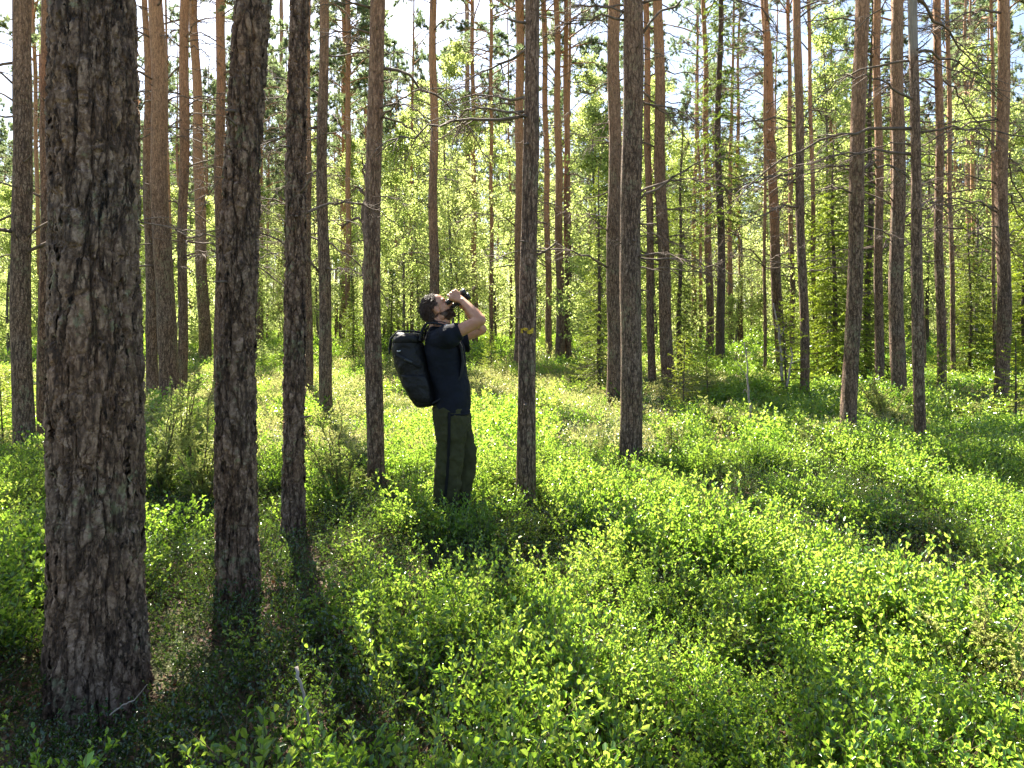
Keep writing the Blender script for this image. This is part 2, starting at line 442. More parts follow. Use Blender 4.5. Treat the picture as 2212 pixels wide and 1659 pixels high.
for k in range(4):
    r = np.random.default_rng(300 + k); mb = MB(); L = r.uniform(.06, .28)
    u = np.linspace(0, 1, 6); P = np.stack([u * L, .03 * np.sin(u * 4) * L, u ** 2 * L * r.uniform(-.4, .5)], -1)
    tube(mb, P, [.016, .013, .011, .010, .009, .004], 6); STUB.append(mb.mesh('branch_stub', M['dead_wood']))

def pine_crown_mesh(seed, H0=8.5, H1=17.5, nl=34, R0=2.2, ntuft=22):
    r = np.random.default_rng(seed); mb = MB(); md = MB()
    TP = []; TD = []
    for k in range(nl):
        f = (k + r.uniform(0, 1)) / nl; z = H0 + (H1 - H0) * f
        L = R0 * (1.05 - f) ** .6 * r.uniform(.55, 1.15); az = r.uniform(0, 2 * math.pi)
        u = np.linspace(0, 1, 8)
        up = r.uniform(-.15, .5)
        P = np.stack([np.cos(az) * u * L, np.sin(az) * u * L, z + up * L * u + .15 * L * np.sin(u * 3)], -1) + r.normal(size=(8, 3)) * .03 * L * u[:, None]
        tube(mb, P, np.linspace(.028, .006, 8), 5, False)
        for q in range(ntuft):
            t = r.uniform(.3, 1) ** .7; i = min(int(t * 7), 6); a = P[i] + (P[i + 1] - P[i]) * (t * 7 - i)
            dr = unit(np.array([math.cos(az), math.sin(az), .25]) * .6 + r.normal(size=3) * .7)
            l = r.uniform(.12, .5) * (1.25 - t) + .08
            e = a + dr * l + [0, 0, .08 * l]
            tube(mb, np.stack([a, (a + e) / 2 + r.normal(size=3) * .02, e]), [.006, .004, .003], 3, False)
            for g in range(3):
                TP.append(a + (e - a) * (1 - g * .28)); TD.append(dr + [0, 0, .3])
    TP = np.array(TP); TD = np.array(TD)
    n = 22
    P = np.repeat(TP, n, 0) + r.normal(size=(len(TP) * n, 3)) * .015
    D = np.repeat(unit(TD), n, 0) * .75 + r.normal(size=(len(TP) * n, 3)) * .62
    needles(md, P, D, r.uniform(.08, .14, len(P)), .0165)
    return mb.mesh('limbs', M['bark_far']), md.mesh('needles', M['pine_needle'], False)
PC = [pine_crown_mesh(k + 11, H0=[8.5, 9.5, 7.5, 10][k], nl=[56, 48, 62, 44][k]) for k in range(4)]

def pole(seed, H=18, r0=.13, n=9, m=22, wob=.10, flare=.35):
    r = np.random.default_rng(seed); z = np.linspace(0, 1, m) ** 1.15 * H
    ph = r.uniform(0, 6, 4)
    x = wob * (np.sin(z * .33 + ph[0]) - math.sin(ph[0])) + .04 * np.sin(z * 1.1 + ph[1]); y = wob * (np.sin(z * .29 + ph[2]) - math.sin(ph[2]))
    x -= x[0]; y -= y[0]
    z[0] = -.15
    rr = r0 * ((1 - z / H * .93)) ** .75 * (1 + flare * np.exp(-np.maximum(z, 0) / .25)) + .003
    mb = MB(); tube(mb, np.stack([x, y, z], -1), rr, n); return mb
PH = [pine_crown_mesh(k + 31, H0=[9.5, 10.5, 8.5, 10][k], nl=[24, 20, 26, 18][k], ntuft=16) for k in range(4)]
PT = [pole(k + 50).mesh('trunk', M['bark_far']) for k in range(5)]

# many dead twigs round a pole, used on far pines only
def far_twigs(seed):
    r = np.random.default_rng(seed); mb = MB()
    for k in range(46):
        z = r.uniform(2.2, 11.5); az = r.uniform(0, 6.28); L = r.uniform(.4, 1.9) * (.6 + z / 16)
        u = np.linspace(0, 1, 7); dr = r.uniform(.05, .5); ri = r.uniform(0, .3)
        P = np.stack([np.cos(az) * u * L, np.sin(az) * u * L, z + ri * L * np.sin(u * 2.4) - dr * L * u ** 2], -1) + r.normal(size=(7, 3)) * .03 * L * u[:, None]
        tube(mb, P, np.linspace(.012, .003, 7), 4, False)
        for q in range(6):
            a = P[r.integers(2, 7)]; d2 = unit(np.array([math.cos(az), math.sin(az), -.3]) + r.normal(size=3) * .8); l2 = L * r.uniform(.12, .35)
            tube(mb, np.stack([a, a + d2 * l2 * .5 + r.normal(size=3) * .02, a + d2 * l2]), [.005, .003, .002], 3, False)
    return mb.mesh('dead_branches', M['dead_wood'])
FT = [far_twigs(k + 70) for k in range(4)]

def birch_meshes(seed, H=9.0, Rc=1.7, nl=60, zlow=1.0, leafn=126, lsz=.078, r0=.06):
    r = np.random.default_rng(seed)
    tr = pole(seed, H, r0, 8, 22, .16, .2)
    mb = MB(); md = MB(); LP = []; 
    for k in range(nl):
        f = r.uniform(0, 1); z = zlow + (H - zlow) * f
        L = Rc * (1.1 - f) ** .7 * r.uniform(.5, 1.1); az = r.uniform(0, 6.28); u = np.linspace(0, 1, 8)
        up = r.uniform(.25, .9)
        P = np.stack([np.cos(az) * u * L, np.sin(az) * u * L, z + up * L * u ** .9 - .22 * L * u ** 2.5], -1) + r.normal(size=(8, 3)) * .03 * L * u[:, None]
        tube(mb, P, np.linspace(.013, .003, 8), 4, False)
        for q in range(7):
            a = P[r.integers(2, 8)]; d2 = unit(np.array([math.cos(az), math.sin(az), .1]) + r.normal(size=3) * .7)
            l2 = L * r.uniform(.15, .4); e = a + d2 * l2 + [0, 0, -.1 * l2]
            tube(mb, np.stack([a, (a + e) / 2 + r.normal(size=3) * .02, e]), [.004, .003, .0015], 3, False)
            nn = leafn // 7
            LP.append(a + (e - a) * r.uniform(.15, 1.15, (nn, 1)) + r.normal(size=(nn, 3)) * .085)
    LP = np.concatenate(LP); n = len(LP)
    leaves4(md, LP, r.normal(size=(n, 3)) + [0, 0, -.4], r.normal(size=(n, 3)) + [0, 0, .7], r.uniform(.8, 1.3, n) * lsz, r.uniform(.6, .85, n) * lsz)
    return tr.mesh('trunk', M['bark_birch']), mb.mesh('branches', M['stem']), md.mesh('leaves', M['birch_leaf'], False)
BM = [birch_meshes(201, 9, 1.9, 110), birch_meshes(202, 11, 2.1, 125, 1.6), birch_meshes(203, 7, 1.6, 90, .5)]
SM = [birch_meshes(211, 2.6, .8, 30, .3, 84, .055, .014), birch_meshes(212, 3.6, .9, 36, .4, 84, .055, .018)]

def spruce_meshes(seed, H=10, Rb=1.6, nb=120, zlow=.4, needle=(.05, .019), sp=.03, mat='spruce_needle', sparse=0.0, droop=.35, r0=.09, twl=.44):
    r = np.random.default_rng(seed)
    tr = pole(seed, H, r0, 8, 20, .05, .25)
    mb = MB(); md = MB(); NP = []; ND = []
    for k in range(nb):
        f = ((k + r.uniform(0, 1)) / nb); z = zlow + (H - zlow) * f ** 1.05
        L = (Rb * (1 - f) ** .85 + .10) * r.uniform(.7, 1.12); az = k * 2.4 + r.uniform(-.5, .5); u = np.linspace(0, 1, 9)
        dz = L * (.10 * u - droop * u ** 1.3 + droop * .55 * u ** 3.5) + L * .35 * f * u
        P = np.stack([np.cos(az) * u * L, np.sin(az) * u * L, z + dz], -1)
        tube(mb, P, np.linspace(.004 + .008 * L, .002, 9), 4, False)
        sidev = np.array([-math.sin(az), math.cos(az), 0]); fw = np.array([math.cos(az), math.sin(az), 0])
        segs = [(P[i], P[i + 1]) for i in range(8)]
        nt_ = max(4, int(L / .085))
        if r.uniform() < sparse * (1 - f): keep = .25
        else: keep = 1.0
        for q in range(nt_):
            t = (q + r.uniform(.2, .8)) / nt_; i = min(int(t * 8), 7); a = P[i] + (P[i + 1] - P[i]) * (t * 8 - i)
            l2 = twl * (L ** .5) * (1.15 - t) * r.uniform(.7, 1.2)
            sgn = 1 if q % 2 else -1
            e = a + (sidev * sgn * .75 + fw * .55) * l2 + np.array([0, 0, -1]) * l2 * r.uniform(.1, .2 + droop)
            tube(mb, np.stack([a, e]), [.003, .0015], 3, False)
            if r.uniform() < keep: segs.append((a, e))
        if keep < 1: segs = segs[6:]
        for a, e in segs:
            l = np.linalg.norm(e - a); nn = max(2, int(l / sp)) * 6
            t = r.uniform(0, 1, (nn, 1)); NP.append(a + (e - a) * t); d = unit(e - a)
            ND.append(np.repeat((d * .9)[None], nn, 0) + r.normal(size=(nn, 3)) * .55)
    NP = np.concatenate(NP); ND = np.concatenate(ND)
    needles(md, NP, ND, r.uniform(.8, 1.2, len(NP)) * needle[0], needle[1])
    return tr.mesh('trunk', M['bark_spruce']), mb.mesh('branches', M['stem']), md.mesh('needles', M[mat], False)
SP = [spruce_meshes(401, 11, 1.5, 150, .5, sparse=.5, droop=.5, r0=.11, sp=.036),                       # dark, half bare below
      spruce_meshes(402, 7, 1.9, 130, .3, mat='spruce_light', droop=.32, r0=.08, sp=.034),              # bright young tree
      spruce_meshes(403, 5.0, 1.1, 100, .2, droop=.35, r0=.05),
      spruce_meshes(404, 1.5, .55, 44, .1, (.024, .008), .013, 'spruce_light', 0, .15, .016, .22),        # knee-high saplings
      spruce_meshes(405, 14, 1.3, 150, 3.5, sparse=.8, droop=.6, r0=.12, sp=.04)]

def juniper_mesh(seed, H=.9, ns=9, spread=.35, mat='juniper'):
    r = np.random.default_rng(seed); mb = MB(); md = MB(); NP = []; ND = []
    for k in range(ns):
        az = r.uniform(0, 6.28); h = H * r.uniform(.55, 1.05); sp = spread * r.uniform(.2, 1); u = np.linspace(0, 1, 10)
        c = r.uniform(.5, 2)
        P = np.stack([np.cos(az) * sp * u ** c, np.sin(az) * sp * u ** c, h * u], -1) + r.normal(size=(10, 3)) * .012 * u[:, None]
        tube(mb, P, np.linspace(.009, .002, 10) * (H ** .5), 5, False)
        for q in range(30):
            t = r.uniform(.18, 1); i = min(int(t * 9), 8); a = P[i] + (P[i + 1] - P[i]) * (t * 9 - i)
            d = unit(r.normal(size=3) * [1, 1, .3] + [0, 0, .75]); l = r.uniform(.06, .20) * (1.2 - .7 * t) * H ** .5
            e = a + d * l; tube(mb, np.stack([a, e]), [.002, .001], 3, False)
            nn = int(l / .0022); tt = r.uniform(0, 1, (nn, 1)); NP.append(a + (e - a) * tt); ND.append(d * .5 + r.normal(size=(nn, 3)) * .7)
    NP = np.concatenate(NP); ND = np.concatenate(ND); needles(md, NP, ND, r.uniform(.012, .024, len(NP)), .0075)
    return mb.mesh('stems', M['stem']), md.mesh('foliage', M[mat], False)
JM = [juniper_mesh(501, .95, 10, .35), juniper_mesh(502, .65, 8, .4), juniper_mesh(503, 1.0, 6, .25), juniper_mesh(504, .45, 9, .4)]

# ------------------------------------------------------------------ the pines one can tell apart
def hero_pine(label, xb, yb, xt, wb, wt, d=None, H=None, mid=None, mat='bark', nside=20, nring=90, group=None, nbr=6, crown=None,
              zbr=(2.2, 9), cut=None, cat='pine tree', name='pine_tree', heff=1.25, seed=None, flare=.28, twig=None, stubs=5, maxbr=None):
    seed = int(xb * 7 + yb) if seed is None else seed
    r = np.random.default_rng(seed)
    d = depth_of(yb, heff) if d is None else d
    x0, xtop = wx(xb, d), wx(xt, d); z0 = float(gz(x0, d)); zt = wz(0, d)
    H = H or r.uniform(16.5, 19.5)
    if cut: H = cut
    rb, rt = wb / FPX * d / 2, wt / FPX * d / 2
    sec = math.sqrt(1 + (x0 / d) ** 2); rb, rt = rb / sec, rt / sec
    if mat == 'bark_near': rb, rt = rb - .014, rt - .014
    root = empty(name, (x0, d, z0)); tag(root, label, cat, group)
    n = nring; u = np.linspace(0, 1, n)
    zs = np.concatenate([u[:int(n * .75)] / u[int(n * .75) - 1] * (zt - z0 + .6), np.linspace(zt - z0 + .6, max(H, zt - z0 + 1.2), n - int(n * .75) + 1)[1:]])
    zs[0] = -.15
    zf = zs / (zt - z0)
    bow = 0
    if mid is not None:                       # (y, x) a point the trunk passes through
        zm = (wz(mid[0], d) - z0) / (zt - z0); lin = xb + (xt - xb) * zm; bow = (wx(mid[1], d) - wx(lin, d)) / (zm * (1 - zm) + 1e-6)
    zc = np.clip(zf, 0, 1)
    x = (xtop - x0) * np.minimum(zf, 1.6) + bow * zc * (1 - zc)
    wob = (.006 + .010 * rb / .1) * min(1, (d / 9) ** 1.5)
    ph = r.uniform(0, 6, 4)
    x = x + wob * (np.sin(zs * 1.7 + ph[0]) - math.sin(ph[0])) * np.minimum(1, zs / .5).clip(0); y = 1.5 * wob * (np.sin(zs * 1.1 + ph[1]) - math.sin(ph[1])) + .02 * zs * math.sin(ph[2])
    rad = rb + (rt - rb) * zc
    over = zf > 1
    rad[over] = rt * np.clip(1 - (zs[over] - (zt - z0)) / (max(H, zt - z0 + 1.2) - (zt - z0)) * .85, .1, 1)
    rad = rad * (1 + flare * np.exp(-np.maximum(zs, 0) / (rb * 1.6))) * (1 + .025 * np.sin(zs * 5 + ph[3]))
    P = np.stack([x, y, zs], -1)
    a = np.arange(nside) * 2 * math.pi / nside
    ir = 1 + .05 * np.sin(2 * a + ph[0])[None, :] + .03 * np.sin(3 * a[None, :] + zs[:, None] * 1.3 + ph[1]) + .10 * np.exp(-np.maximum(zs, 0) / (rb * 2))[:, None] * np.sin(5 * a + ph[2])[None, :]
    V = P[:, None] + (rad[:, None] * ir)[..., None] * np.stack([np.cos(a), np.sin(a), 0 * a], -1)[None]
    i, j = np.meshgrid(np.arange(n - 1), np.arange(nside), indexing='ij'); j2 = (j + 1) % nside
    mb = MB(); mb.add(V.reshape(-1, 3), np.stack([i * nside + j, i * nside + j2, (i + 1) * nside + j2, (i + 1) * nside + j], -1).reshape(-1, 4))
    tr = mb.obj('trunk', M[mat], root)
    def at(z): k = np.interp(z, zs, np.arange(n)); return np.array([np.interp(k, np.arange(n), x), np.interp(k, np.arange(n), y), z]), np.interp(k, np.arange(n), rad)
    if d > 13: nbr += 24 if d < 45 else 12; zbr = (2.6, 13)
    elif d > 6.3: nbr += 7
    for k in range(nbr):
        z = r.uniform(zbr[0], min(zbr[1], zt - z0 + .3)); c, rr = at(z)
        me = DB[r.integers(0, len(DB)) if maxbr is None else r.integers(0, maxbr)]
        az = r.choice([r.uniform(-.9, .9), math.pi + r.uniform(-.9, .9)])
        inst('dead_branch', me, root, c + np.array([math.cos(az), math.sin(az), 0]) * rr * .8, (r.uniform(-.3, .3), r.uniform(-.5, .35), az), r.uniform(.7, 1.15))
    for k in range(stubs):
        z = r.uniform(.8, zt - z0); c, rr = at(z); az = r.choice([r.uniform(-1.6, 0), math.pi + r.uniform(0, 1.6)])
        inst('branch_stub', STUB[r.integers(0, 4)], root, c + np.array([math.cos(az), math.sin(az), 0]) * rr * .9, (r.uniform(-1, 1), r.uniform(-.5, .3), az), r.uniform(.35, .9))
    if not cut:
        k = seed % 4 if crown is None else crown; c, rr = at(10)
        CC = PH if d < 24 else PC; cr = inst('crown', CC[k][1], root, (c[0], c[1], 0), (0, 0, r.uniform(0, 6)), (1, 1, H / 18))
        lb = inst('limbs', CC[k][0], cr)
    return root, d, at

BIG, dB, atB = hero_pine('thickest pine of all, massive plated dark trunk filling the left foreground', 212, 1530, 198, 214, 180, mid=(830, 201), d=2.8, H=18,
        mat='bark_near', nside=300, nring=760, nbr=0, stubs=0, crown=2, flare=.03, seed=5)
T2, d2, at2 = hero_pine('second-thickest foreground pine, brown scaly trunk leaning slightly right, just right of the massive one', 516, 1250, 556, 84, 66, d=3.75, mid=(560, 524), mat='bark_near',
        nside=180, nring=640, nbr=0, stubs=6, flare=.22, seed=9)
T3, d3, at3 = hero_pine('straight lichen-speckled dark pine trunk, first one left of the man beyond the leaning foreground pine', 635, 1112, 639, 46, 38, d=4.95, mid=(600, 630), mat='bark_near', nside=120, nring=520, nbr=2, stubs=9, seed=13, flare=.24, maxbr=3)
T8, d8, at8 = hero_pine('narrow grey-brown pine right of the man marked with yellow paint at chest height', 1134, 1055, 1151, 40, 29, mid=(420, 1147), nside=64, nring=300, nbr=6, stubs=9, seed=27, zbr=(3.2, 5.2), maxbr=4)
hero_pine('pine with half-shaded reddish trunk between the backpack and the lichen-speckled trunk', 813, 1003, 821, 37, 30, mid=(500, 810), nside=64, nring=260, nbr=4, seed=22)
hero_pine('stout foreground-side pine right of centre with an orange bare patch high on its trunk', 1362, 962, 1370, 47, 43, nside=64, nring=260, nbr=7, seed=31)
hero_pine('smooth grey-brown pine right of centre leaning right with a knee-high shrub at its foot', 1831, 930, 1849, 37, 31, mid=(450, 1840), nside=64, nring=260, nbr=3, seed=41)
hero_pine('slim pine at right whose upper trunk has lost its bark and shows pale wood', 1988, 957, 1969, 27, 20, mid=(450, 1976), nside=48, nring=220, mat='bark_bare', nbr=6, seed=44)
hero_pine('dark reddish pine standing furthest right with bare curved branches near the top', 2162, 860, 2172, 34, 27, nside=48, nring=200, nbr=18, seed=47, maxbr=None)
hero_pine('grey pine trunk at the left edge beside the massive foreground trunk', 54, 942, 39, 49, 42, nside=48, nring=200, nbr=4, seed=51)
hero_pine('reddish pine half hidden behind the left side of the massive foreground trunk', 97, 928, 98, 34, 24, nside=32, nring=120, nbr=2, seed=52)
hero_pine('broad-based grey pine just right of the massive trunk, foremost of the close group there', 372, 860, 343, 47, 33, mid=(450, 350), nside=48, nring=200, nbr=8, seed=53, flare=.35)
hero_pine('straight orange-topped pine touching the left side of the broad-based pine', 331, 834, 317, 30, 13, nside=32, nring=120, nbr=3, seed=54)
hero_pine('orange pine close behind the right side of the broad-based pine', 393, 832, 391, 22, 21, nside=32, nring=120, nbr=6, seed=55)
hero_pine('greyish pine with twisted upper trunk behind the orange one, at the pale clearing', 442, 775, 425, 27, 17, nside=32, nring=120, nbr=7, seed=56)
hero_pine('smooth brown pine partly hidden by the left side of the leaning foreground pine', 472, 813, 470, 21, 21, nside=32, nring=120, nbr=6, seed=57)
hero_pine('thin far pine seen just right of the leaning foreground pine', 563, 749, 556, 12, 9, nbr=0, seed=58, mat='bark_far')
hero_pine('thin straight far pine midway between the leaning and the lichen-speckled trunks', 604, 742, 604, 10, 9, nbr=0, seed=59, mat='bark_far')
hero_pine('pine hugging the right edge of the lichen-speckled foreground trunk', 666, 832, 667, 19, 10, nside=32, nring=120, nbr=5, seed=60)
hero_pine('straight orange-topped pine with shaded green base, right of the lichen-speckled trunk', 706, 884, 703, 31, 20, mid=(400, 696), nside=40, nring=180, nbr=7, seed=61)
hero_pine('left one of a close pair of thin far pines left of the backpack', 739, 753, 739, 12, 11, nbr=0, seed=62, mat='bark_far')
hero_pine('right one of a close pair of thin far pines left of the backpack', 752, 756, 752, 12, 10, nbr=0, seed=63, mat='bark_far')
hero_pine('orange-brown pine rising straight up from behind the head of the man', 938, 800, 934, 24, 15, nside=32, nring=120, nbr=5, seed=64)
hero_pine('left one of the twin pines rising behind the binoculars', 1013, 742, 1007, 14, 9, nbr=0, seed=65, mat='bark_far')
hero_pine('right one of the twin pines rising behind the binoculars', 1026, 757, 1019, 14, 8, nbr=0, seed=66, mat='bark_far')
hero_pine('very thin lone pine between the raised elbow and the paint-marked pine', 1062, 762, 1061, 9, 7, nbr=0, seed=67, mat='bark_far')
hero_pine('branchy dark pine behind the left edge of the paint-marked pine', 1119, 762, 1122, 19, 19, nside=24, nring=100, nbr=22, seed=68, d=19, zbr=(3.5, 12))
hero_pine('slim pine first to the right of the paint-marked pine', 1187, 766, 1174, 14, 11, nbr=8, seed=69, mat='bark_far')
hero_pine('straight reddish pine second to the right of the paint-marked pine', 1210, 778, 1200, 21, 12, nside=24, nring=100, nbr=8, seed=70)
hero_pine('straight brown pine third to the right of the paint-marked pine', 1228, 777, 1221, 17, 9, nside=24, nring=100, nbr=8, seed=71)
hero_pine('pine close behind the left edge of the stout pine right of centre', 1325, 850, 1329, 32, 26, nside=40, nring=160, nbr=10, seed=72)
hero_pine('thin pine close behind the right edge of the stout pine right of centre', 1409, 822, 1395, 17, 12, nside=24, nring=100, nbr=4, seed=73)
hero_pine('bright orange-topped pine to the right of the stout pine right of centre', 1446, 824, 1420, 28, 20, mid=(400, 1427), nside=40, nring=160, nbr=8, seed=74)
hero_pine('wavy pine with crooked upper trunk standing behind the white dead sapling', 1690, 798, 1650, 25, 16, mid=(290, 1663), nside=32, nring=120, nbr=12, seed=75)
hero_pine('very thin orange pine left of the wavy pine', 1652, 803, 1647, 8, 6, nbr=3, seed=76, mat='bark_far')
hero_pine('thin orange pine squeezed between the wavy pine and the next pine to its right', 1712, 762, 1708, 12, 8, nbr=3, seed=77, mat='bark_far')
hero_pine('brown scaly pine right of the white dead sapling leaning to the left', 1738, 850, 1713, 22, 18, mid=(400, 1724), nside=32, nring=140, nbr=7, seed=78)
hero_pine('thin red-brown pine above the bright young spruce', 1764, 809, 1749, 11, 8, nbr=4, seed=79, mat='bark_far')
hero_pine('reddish pine directly right of the smooth grey-brown leaning pine', 1900, 840, 1891, 22, 17, nside=32, nring=120, nbr=8, seed=80)
hero_pine('thick grey-brown pine left of the pine with pale bare wood', 1943, 862, 1937, 35, 26, nside=40, nring=160, nbr=6, seed=81, flare=.2)
hero_pine('thin orange pine hidden along the left edge of the thick grey-brown one', 1925, 790, 1922, 8, 7, nbr=2, seed=82, mat='bark_far')
hero_pine('slim pine right behind the pale bare-wood pine', 1996, 800, 1987, 12, 8, nbr=5, seed=83, mat='bark_far')
hero_pine('orange pine right of the pale bare-wood pine with a bright fern-like sapling at its foot', 2034, 838, 2016, 23, 18, nside=32, nring=120, nbr=12, seed=84)
hero_pine('thin bright orange pine in front of the dark spruce at right', 2060, 800, 2049, 11, 9, nbr=6, seed=85, mat='bark_far')
hero_pine('thin orange pine peeping out left of the furthest right pine', 2150, 800, 2153, 9, 8, nbr=4, seed=86, mat='bark_far')
hero_pine('thick-stemmed spruce-side pine left of the dark drooping spruce', 1533, 772, 1520, 19, 10, nbr=10, seed=87, mat='bark_far')
hero_pine('thin pine at the far left between the edge trunk and the massive trunk', 87, 765, 79, 11, 9, nbr=2, seed=88, mat='bark_far')

# orange patch high on the stout pine, yellow paint on the marked pine
def patch(root, at, d, ydisp, name, mat, w, h, az0, nseg=10, lift=.010, ragged=.3, seed=1):
    r = np.random.default_rng(seed); z0 = root.location.z
    zc = wz(ydisp, d) - z0; mb = MB(); V = []; m_ = 7
    for i in range(m_):
        z = zc - h / 2 + h * i / (m_ - 1); c, rr = at(z); k = math.sin((i + .5) / m_ * math.pi) ** .4
        for j in range(nseg):
            a = az0 + (j / (nseg - 1) - .5) * w / rr * k * (1 + r.uniform(-ragged, ragged) * .5)
            V.append(c + np.array([math.cos(a) * (rr * 1.07 + lift), math.sin(a) * (rr * 1.07 + lift), r.uniform(-ragged, ragged) * h * .12]))
    q = [(i * nseg + j, i * nseg + j + 1, (i + 1) * nseg + j + 1, (i + 1) * nseg + j) for i in range(m_ - 1) for j in range(nseg - 1)]
    mb.add(V, q); return mb.obj(name, mat, root)
yp = flat_mat('yellow_paint', (.50, .34, .03), .8, .3, .6, 90)
for k, (az, ww, hh, dy) in enumerate([(-2.35, .035, .035, -1), (-1.9, .05, .022, -5), (-1.35, .045, .03, 1), (-.95, .03, .04, -2)]):
    patch(T8, at8, d8, 716 + dy, 'paint_mark', yp, ww, hh, az, 6, -.003, .9, k)

# ------------------------------------------------------------------ background trees
def far_tree(kind, x, y, sc, label, cat, group, meshes, names, rz=None):
    root = empty(kind, (x, y, float(gz(x, y)) - .02), random.uniform(0, 6.28) if rz is None else rz, sc)
    tag(root, label, cat, group)
    par = root
    for k, (nm, me) in enumerate(zip(names, meshes)):
        o = inst(nm, me, root)
    return root

occ = [(o.location.x, o.location.y) for o in COL.objects if o.parent is None and o.name.startswith('pine_tree')]
def free(x, y, dmin):
    return all((x - a) ** 2 + (y - b) ** 2 > dmin ** 2 for a, b in occ)
cnt = 0
while cnt < 250:
    y = 24 + 56 * random.random() ** .8; x = random.uniform(-1, 1) * (y * .80 + 1)
    # keep near hero sight lines a little open
    if not free(x, y, 1.6): continue
    occ.append((x, y)); k = cnt; cnt += 1
    s = random.uniform(.8, 1.15)
    root = empty('pine_tree', (x, y, float(gz(x, y)) - .02), random.uniform(0, 6.28), (s * (sx_ := random.uniform(.5, .95)), s * sx_, s))
    tag(root, 'slender pine trunk among the many in the distant background', 'pine tree', 'distant pines between the nearer trunks')
    inst('trunk', PT[k % 5], root); inst('dead_branches', FT[k % 4], root)
    CC = PH if y < 36 else PC; cr = inst('crown', CC[k % 4][1], root); inst('limbs', CC[k % 4][0], cr)
# birches and other young broadleaves
bz = [(870, 26, 1.0, 0), (985, 24, 1.0, 1), (905, 31, 1.1, 1), (760, 28, .95, 0), (690, 33, 1.0, 1), (1070, 30, 1.1, 0), (1298, 17, .95, 2), (1265, 28, 1.1, 1), (1160, 33, 1.0, 0),
      (1790, 24, 1.1, 1), (1840, 30, 1.1, 0), (2110, 24, 1.0, 1), (1590, 30, 1.0, 0), (380, 26, .9, 2), (440, 24, .8, 2), (550, 30, .9, 0), (160, 25, .9, 0), (20, 22, .8, 2), (1420, 30, 1.1, 1),
      (1480, 36, 1.2, 0), (1705, 36, 1.2, 1), (2190, 30, 1.2, 0), (1960, 33, 1.1, 1), (840, 38, 1.2, 0), (960, 40, 1.2, 1), (620, 40, 1.2, 0), (1350, 40, 1.3, 1), (300, 36, 1.0, 0)]
for k, (xd, d, s, v) in enumerate(bz):
    x = wx(xd, d); far_tree('birch_tree', x, d, s, 'bright green backlit birch behind the pine trunks', 'birch tree', 'backlit birches behind the pines', BM[v], ('trunk', 'branches', 'leaves'))
for k in range(32):
    y = random.uniform(30, 66); x = random.uniform(-1, 1) * y * .82
    far_tree('birch_tree', x, y, random.uniform(.7, 1.35), 'bright green backlit birch behind the pine trunks', 'birch tree', 'backlit birches behind the pines', BM[k % 3], ('trunk', 'branches', 'leaves'))
for k in range(46):
    y = random.uniform(19, 50); x = random.uniform(-1, 1) * y * .8
    if abs(x / y + .1) < .05 and y < 22: continue
    far_tree('birch_sapling', x, y, random.uniform(.6, 1.2), 'young leafy birch sapling low among the distant trunks', 'sapling', 'leafy saplings low among the trunks', SM[k % 2], ('trunk', 'branches', 'leaves'))

TBL = ('trunk', 'branches', 'needles')
def spruce(label, xd, d, s, v, group=None):
    x = wx(xd, d); return far_tree('spruce_tree', x, d, s, label, 'spruce tree', group, SP[v], TBL)
spruce('tall dark spruce with drooping half-bare branches right of the orange-topped pine', 1556, 20, 1.15, 4)
spruce('dark spruce with hanging lower branches just left of the tall half-bare spruce', 1470, 17, .62, 0)
spruce('bright yellow-green spruce filling the gap left of the smooth leaning pine', 1800, 15, .78, 1)
spruce('dark bushy spruce behind the orange pines at right', 2092, 17, .80, 2)
spruce('thin dark spruce stem with short branches right of the smooth leaning pine', 1878, 15.5, .8, 0)
spruce('green spruce at the right edge behind the furthest right pine', 2215, 17, .75, 1)
spruce('small dark spruce behind the backpack and left of the man', 848, 22, .62, 2)
spruce('small dark spruce just left of the half-shaded reddish pine', 762, 20, .5, 2)
spruce('slender small spruce left of the stout pine right of centre', 1293, 13.5, .42, 0)
spruce('spruce in shade behind the pines on the far left', 545, 32, 1.0, 2)
spruce('dark spruce between the broad-based pine and the leaning foreground pine', 415, 30, 1.3, 2)
for k in range(22):
    y = random.uniform(24, 60); x = random.uniform(.1, .85) * y if k % 4 else random.uniform(-.85, -.45) * y
    far_tree('spruce_tree', x, y, random.uniform(.7, 1.2), 'dark spruce far back in the forest', 'spruce tree', 'far-off spruces', SP[[0, 2, 4, 2][k % 4]], TBL)
for lab, xd, d, s in [('knee-high spruce sapling below the orange-topped pine right of centre', 1475, 11.5, .9), ('small spruce sapling right of the knee-high one', 1530, 12.5, .75),
                      ('pale green spruce sapling at the foot of the orange pine at right', 2030, 12, .75), ('spruce sapling at the left edge behind the shrubs', 8, 8.5, .7),
                      ('little spruce sapling between the paint-marked and the stout pine', 1265, 15, .9), ('small bright spruce sapling beside the thin pine trunks behind the man', 1060, 17, .8),
                      ('bushy light green spruce sapling left of the smooth leaning pine', 1700, 12.5, 1.2), ('low spruce sapling at the right edge', 2195, 10, .9)]:
    far_tree('spruce_sapling', wx(xd, d), d, s, lab, 'sapling', None, SP[3], TBL)

